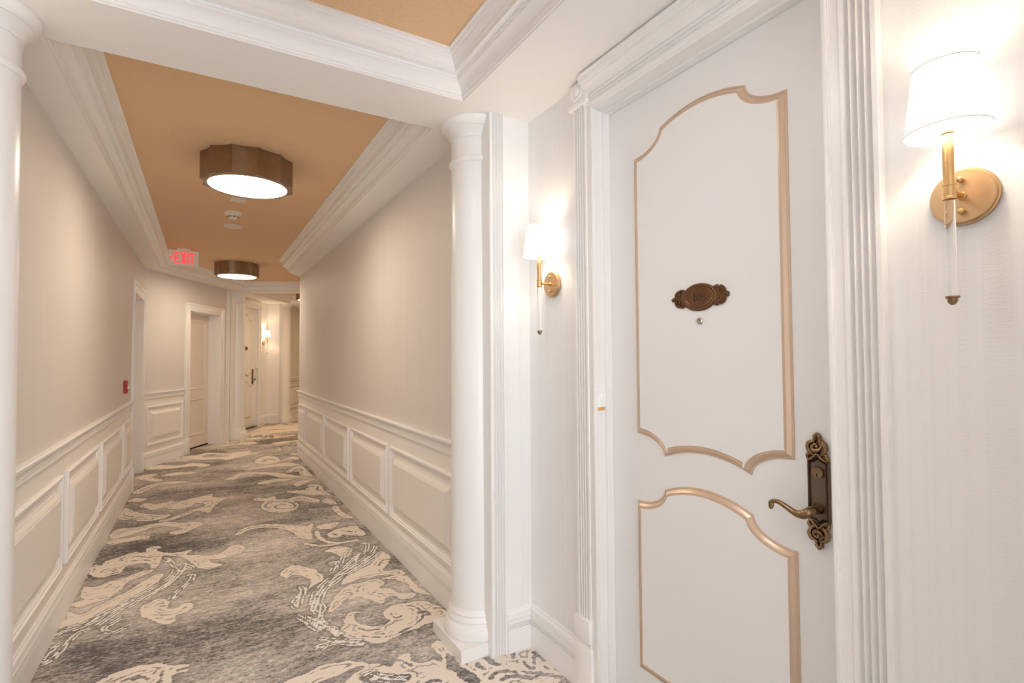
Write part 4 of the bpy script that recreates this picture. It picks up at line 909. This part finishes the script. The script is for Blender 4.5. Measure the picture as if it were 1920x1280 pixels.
# ---------------------------------------------------------------- ceiling lights: twelve scalloped faces round a lit disc
def build_drum(diff):
    r = empty('ceiling_light', I4); P = []
    for k in range(12):
        a0, a1 = 2 * PI * k / 12, 2 * PI * (k + 1) / 12
        p0 = Vector((math.cos(a0), math.sin(a0))) * .284; p1 = Vector((math.cos(a1), math.sin(a1))) * .284; n = -((p0 + p1).normalized())
        for j in range(6):
            t = j / 6; P.append(tuple(p0.lerp(p1, t) + n * .013 * 4 * t * (1 - t)))
    bm = bmesh.new()
    ring(bm, P, [(0, .0), (0, -.176), (.003, -.180), (.02, -.182)], lambda a, b, h: (a, b, h))
    n = len(P)
    q = [(.240 * math.cos(2 * PI * k / n), .240 * math.sin(2 * PI * k / n)) for k in range(n)]
    a = [bm.verts.new((x, y, -.182)) for x, y in q]; b = [bm.verts.new((x, y, -.176)) for x, y in q]
    bm.verts.ensure_lookup_table(); last = [bm.verts[3 * n + k] for k in range(n)]
    for k in range(n):
        bm.faces.new((last[k], last[(k + 1) % n], a[(k + 1) % n], a[k])); bm.faces.new((a[k], a[(k + 1) % n], b[(k + 1) % n], b[k]))
    hs_ = link('housing', bm, M['drum'], r, None, True)
    bm = bmesh.new(); lathe(bm, [(.240, -.178), (.236, -.1835), (.15, -.1855), (0, -.1865)], 64)
    link('diffuser', bm, diff, r, None, 'all')
    return r
M['lamp_hall'] = emissive('lit_hall_diffuser', HALL_COL, HALL_E)
M['lamp_far'] = emissive('lit_warm_diffuser', FAR_COL, FAR_E)
M['lamp_foyer'] = emissive('lit_vestibule_diffuser', FOYER_COL, FOYER_E)
dr = build_drum(M['lamp_hall'])
warm_disc = next(q for q in dr.children if q.name.startswith('diffuser')).data.copy(); warm_disc.materials[0] = M['lamp_far']
dr.matrix_world = T((.25, 3.885, CEI)) @ RZ(.13)
tag(dr, 'large bronze ceiling light with lit disc, nearest in the hall', 'ceiling light', 'bronze scalloped ceiling lights')
for m, lab in ((T((.40, 8.25, CEI)) @ RZ(.1), 'smaller looking bronze ceiling light beside the exit sign, farther down the hall'),
               (M2 @ T((0, 0, CEI)), 'bronze ceiling light mostly hidden behind the right wall corner at the far end'),
               (MB @ T((.91, 6.9, CEI)), 'bronze ceiling light in the last hall, out of view behind the corner')):
    c = copy_tree(dr); c.matrix_world = m; tag(c, lab, 'ceiling light', 'bronze scalloped ceiling lights')
    for q in c.children:
        if q.name.startswith('diffuser') and 'exit sign' not in lab: q.data = warm_disc
fl = build_drum(M['lamp_foyer']); fl.matrix_world = M1 @ T((0, 0, CEI)); tag(fl, 'bronze ceiling light in the tray above the vestibule of door 108', 'ceiling light', 'bronze scalloped ceiling lights')
c = copy_tree(fl); c.matrix_world = T((.27, -1.5, CEI)); tag(c, 'bronze ceiling light in the hall behind the viewer', 'ceiling light', 'bronze scalloped ceiling lights')

# ---------------------------------------------------------------- small ceiling and wall fittings
sm = empty('smoke_detector', T((.22, 5.34, CEI))); tag(sm, 'white smoke detector on the brown ceiling behind the large light', 'smoke detector')
bm = bmesh.new(); lathe(bm, [(.076, 0), (.076, -.012), (.070, -.020), (.058, -.024), (0, -.024)], 40); link('mounting_base', bm, M['cream_plastic'], sm, None, True)
bm = bmesh.new(); lathe(bm, [(.050, -.022), (.050, -.034), (.044, -.048), (.034, -.058), (.030, -.062), (0, -.062)], 32); sn_ = link('sensor_head', bm, M['cream_plastic'], sm, None, True)
bm = bmesh.new()
for k in range(8):
    a = 2 * PI * k / 8 + .2; t = bmesh.new(); box(t, .0375, .0475, -.010, .010, -.048, -.041); merge(bm, t, RZ(a))
link('smoke_slot', bm, M['dark'], sn_)
bm = bmesh.new(); lathe(bm, [(.088, 0), (.088, -.004), (.080, -.009), (0, -.0095)], 48)
tag(link('ceiling_cover_plate', bm, M['cream_plastic'], None, T((.245, 5.90, CEI)), True), 'flat round cream cover disc on the ceiling behind the smoke detector', 'cover plate')
bm = bmesh.new(); bevbox(bm, -.06, .06, -.06, .06, -.014, 0, .003)
tag(link('ceiling_access_plate', bm, M['cream_plastic'], None, T((.24, 4.86, CEI)) @ RZ(.12)), 'small cream plate on the ceiling just beyond the large light', 'cover plate')
ex = empty('exit_sign', T((-.215, 7.43, CEI))); tag(ex, 'white exit sign with red letters hanging from the brown ceiling', 'exit sign')
bm = bmesh.new(); bevbox(bm, -.070, .070, -.045, .045, -.020, 0, .004); link('mount', bm, M['exit_white'], ex)
bm = bmesh.new(); bevbox(bm, -.155, .155, -.022, .022, -.207, -.018, .005); sp_ = link('sign_panel', bm, M['exit_white'], ex)
bm = bmesh.new(); zb, zt = -.184, -.044
def stroke(p, q, w):
    d = (Vector(q) - Vector(p)).normalized(); n = Vector((-d.y, d.x)) * w / 2; p, q = Vector(p), Vector(q)
    pts = [p + n, p - n, q - n, q + n]; a = [bm.verts.new((v.x, -.0235, v.y)) for v in pts]; b = [bm.verts.new((v.x, -.0215, v.y)) for v in pts]
    bm.faces.new(a); bm.faces.new(b[::-1])
    for i in range(4): bm.faces.new((a[i], a[(i + 1) % 4], b[(i + 1) % 4], b[i]))
w = .022; m = (zb + zt) / 2
stroke((-.087, zb), (-.087, zt), w); stroke((-.087, zt - w / 2), (-.046, zt - w / 2), w); stroke((-.087, m), (-.050, m), w); stroke((-.087, zb + w / 2), (-.046, zb + w / 2), w)
stroke((-.024, zb), (.016, zt), w); stroke((-.024, zt), (.016, zb), w)
stroke((.041, zb), (.041, zt), w); stroke((.085, zb), (.085, zt), w); stroke((.062, zt - w / 2), (.108, zt - w / 2), w)
stroke((-.108, m + .028), (-.142, m + .002), .014); stroke((-.108, m - .028), (-.142, m - .002), .014)
link('lettering', bm, M['exit_red'], sp_)['label'] = 'glowing red arrow and EXIT letters'
bm = bmesh.new(); bevbox(bm, 0, .030, -.042, .042, -.062, .062, .006)
al = tag(link('fire_alarm_pull', bm, M['red'], None, T((-.66, 6.27, 1.14))), 'red fire alarm pull box on the left wall before the doorway', 'fire alarm')
bm = bmesh.new(); bevbox(bm, .029, .036, -.034, .034, -.018, .000, .003); bevbox(bm, .029, .039, -.010, .010, -.020, .004, .003); link('pull_handle', bm, M['white_plastic'], al)
bm = bmesh.new(); bevbox(bm, 0, .007, -.037, .037, -.060, .060, .003)
ou = tag(link('wall_outlet', bm, M['white_plastic'], None, T((-.657 + .0140, 4.49, .535))), 'white outlet cover on the second panel of the left wall', 'outlet')
for z in (.022, -.022):
    bm = bmesh.new(); lathe(bm, [(.0165, .006), (.0165, .0085), (0, .009)], 24, T((0, 0, z)) @ Matrix.Rotation(PI / 2, 4, 'Y')); link('socket_face', bm, M['cream_plastic'], ou, None, True)

pl = bpy.data.lights.new('fill_portal', 'AREA'); pl.shape = 'RECTANGLE'; pl.size = 1.66; pl.size_y = 2.5; pl.cycles.is_portal = True  # portal guiding the added fill light through the made-up opening
po = bpy.data.objects.new('fill_portal', pl); C.objects.link(po); po.location = (.27, -3.15, 1.25); po.rotation_euler = (PI / 2, 0, PI)
# ---------------------------------------------------------------- camera, world, exposure
cd = bpy.data.cameras.new('camera'); cam = bpy.data.objects.new('camera', cd); C.objects.link(cam)
yaw, pit, rol = math.radians(30.778), math.radians(1.6726), math.radians(-.3833)
F = Vector((math.sin(yaw) * math.cos(pit), math.cos(yaw) * math.cos(pit), math.sin(pit))); R = Vector((math.cos(yaw), -math.sin(yaw), 0)); U = R.cross(F)
R2 = R * math.cos(rol) + U * math.sin(rol); U2 = -R * math.sin(rol) + U * math.cos(rol)
mw = Matrix((R2, U2, -F)).transposed().to_4x4(); mw.translation = (0, 0, 1.41); cam.matrix_world = mw
cd.sensor_width = 36; cd.lens = 971.48 / 1920 * 36; cd.clip_start = .02; cd.clip_end = 100
bpy.context.scene.camera = cam
w = bpy.data.worlds.new('world'); bpy.context.scene.world = w; w.use_nodes = True
w.node_tree.nodes['Background'].inputs[0].default_value = (*FILL_COL, 1)
w.node_tree.nodes['Background'].inputs[1].default_value = FILL_E
sc_ = bpy.context.scene
sc_.view_settings.view_transform = 'Standard'; sc_.view_settings.look = 'None'; sc_.view_settings.gamma = 1; sc_.view_settings.use_curve_mapping = False
sc_.view_settings.exposure = EXPOSURE
sc_.cycles.max_bounces = 12; sc_.cycles.diffuse_bounces = 8; sc_.cycles.glossy_bounces = 4; sc_.cycles.transmission_bounces = 8
sc_.cycles.sample_clamp_indirect = 6
sc_.cycles.caustics_reflective = False; sc_.cycles.caustics_refractive = False
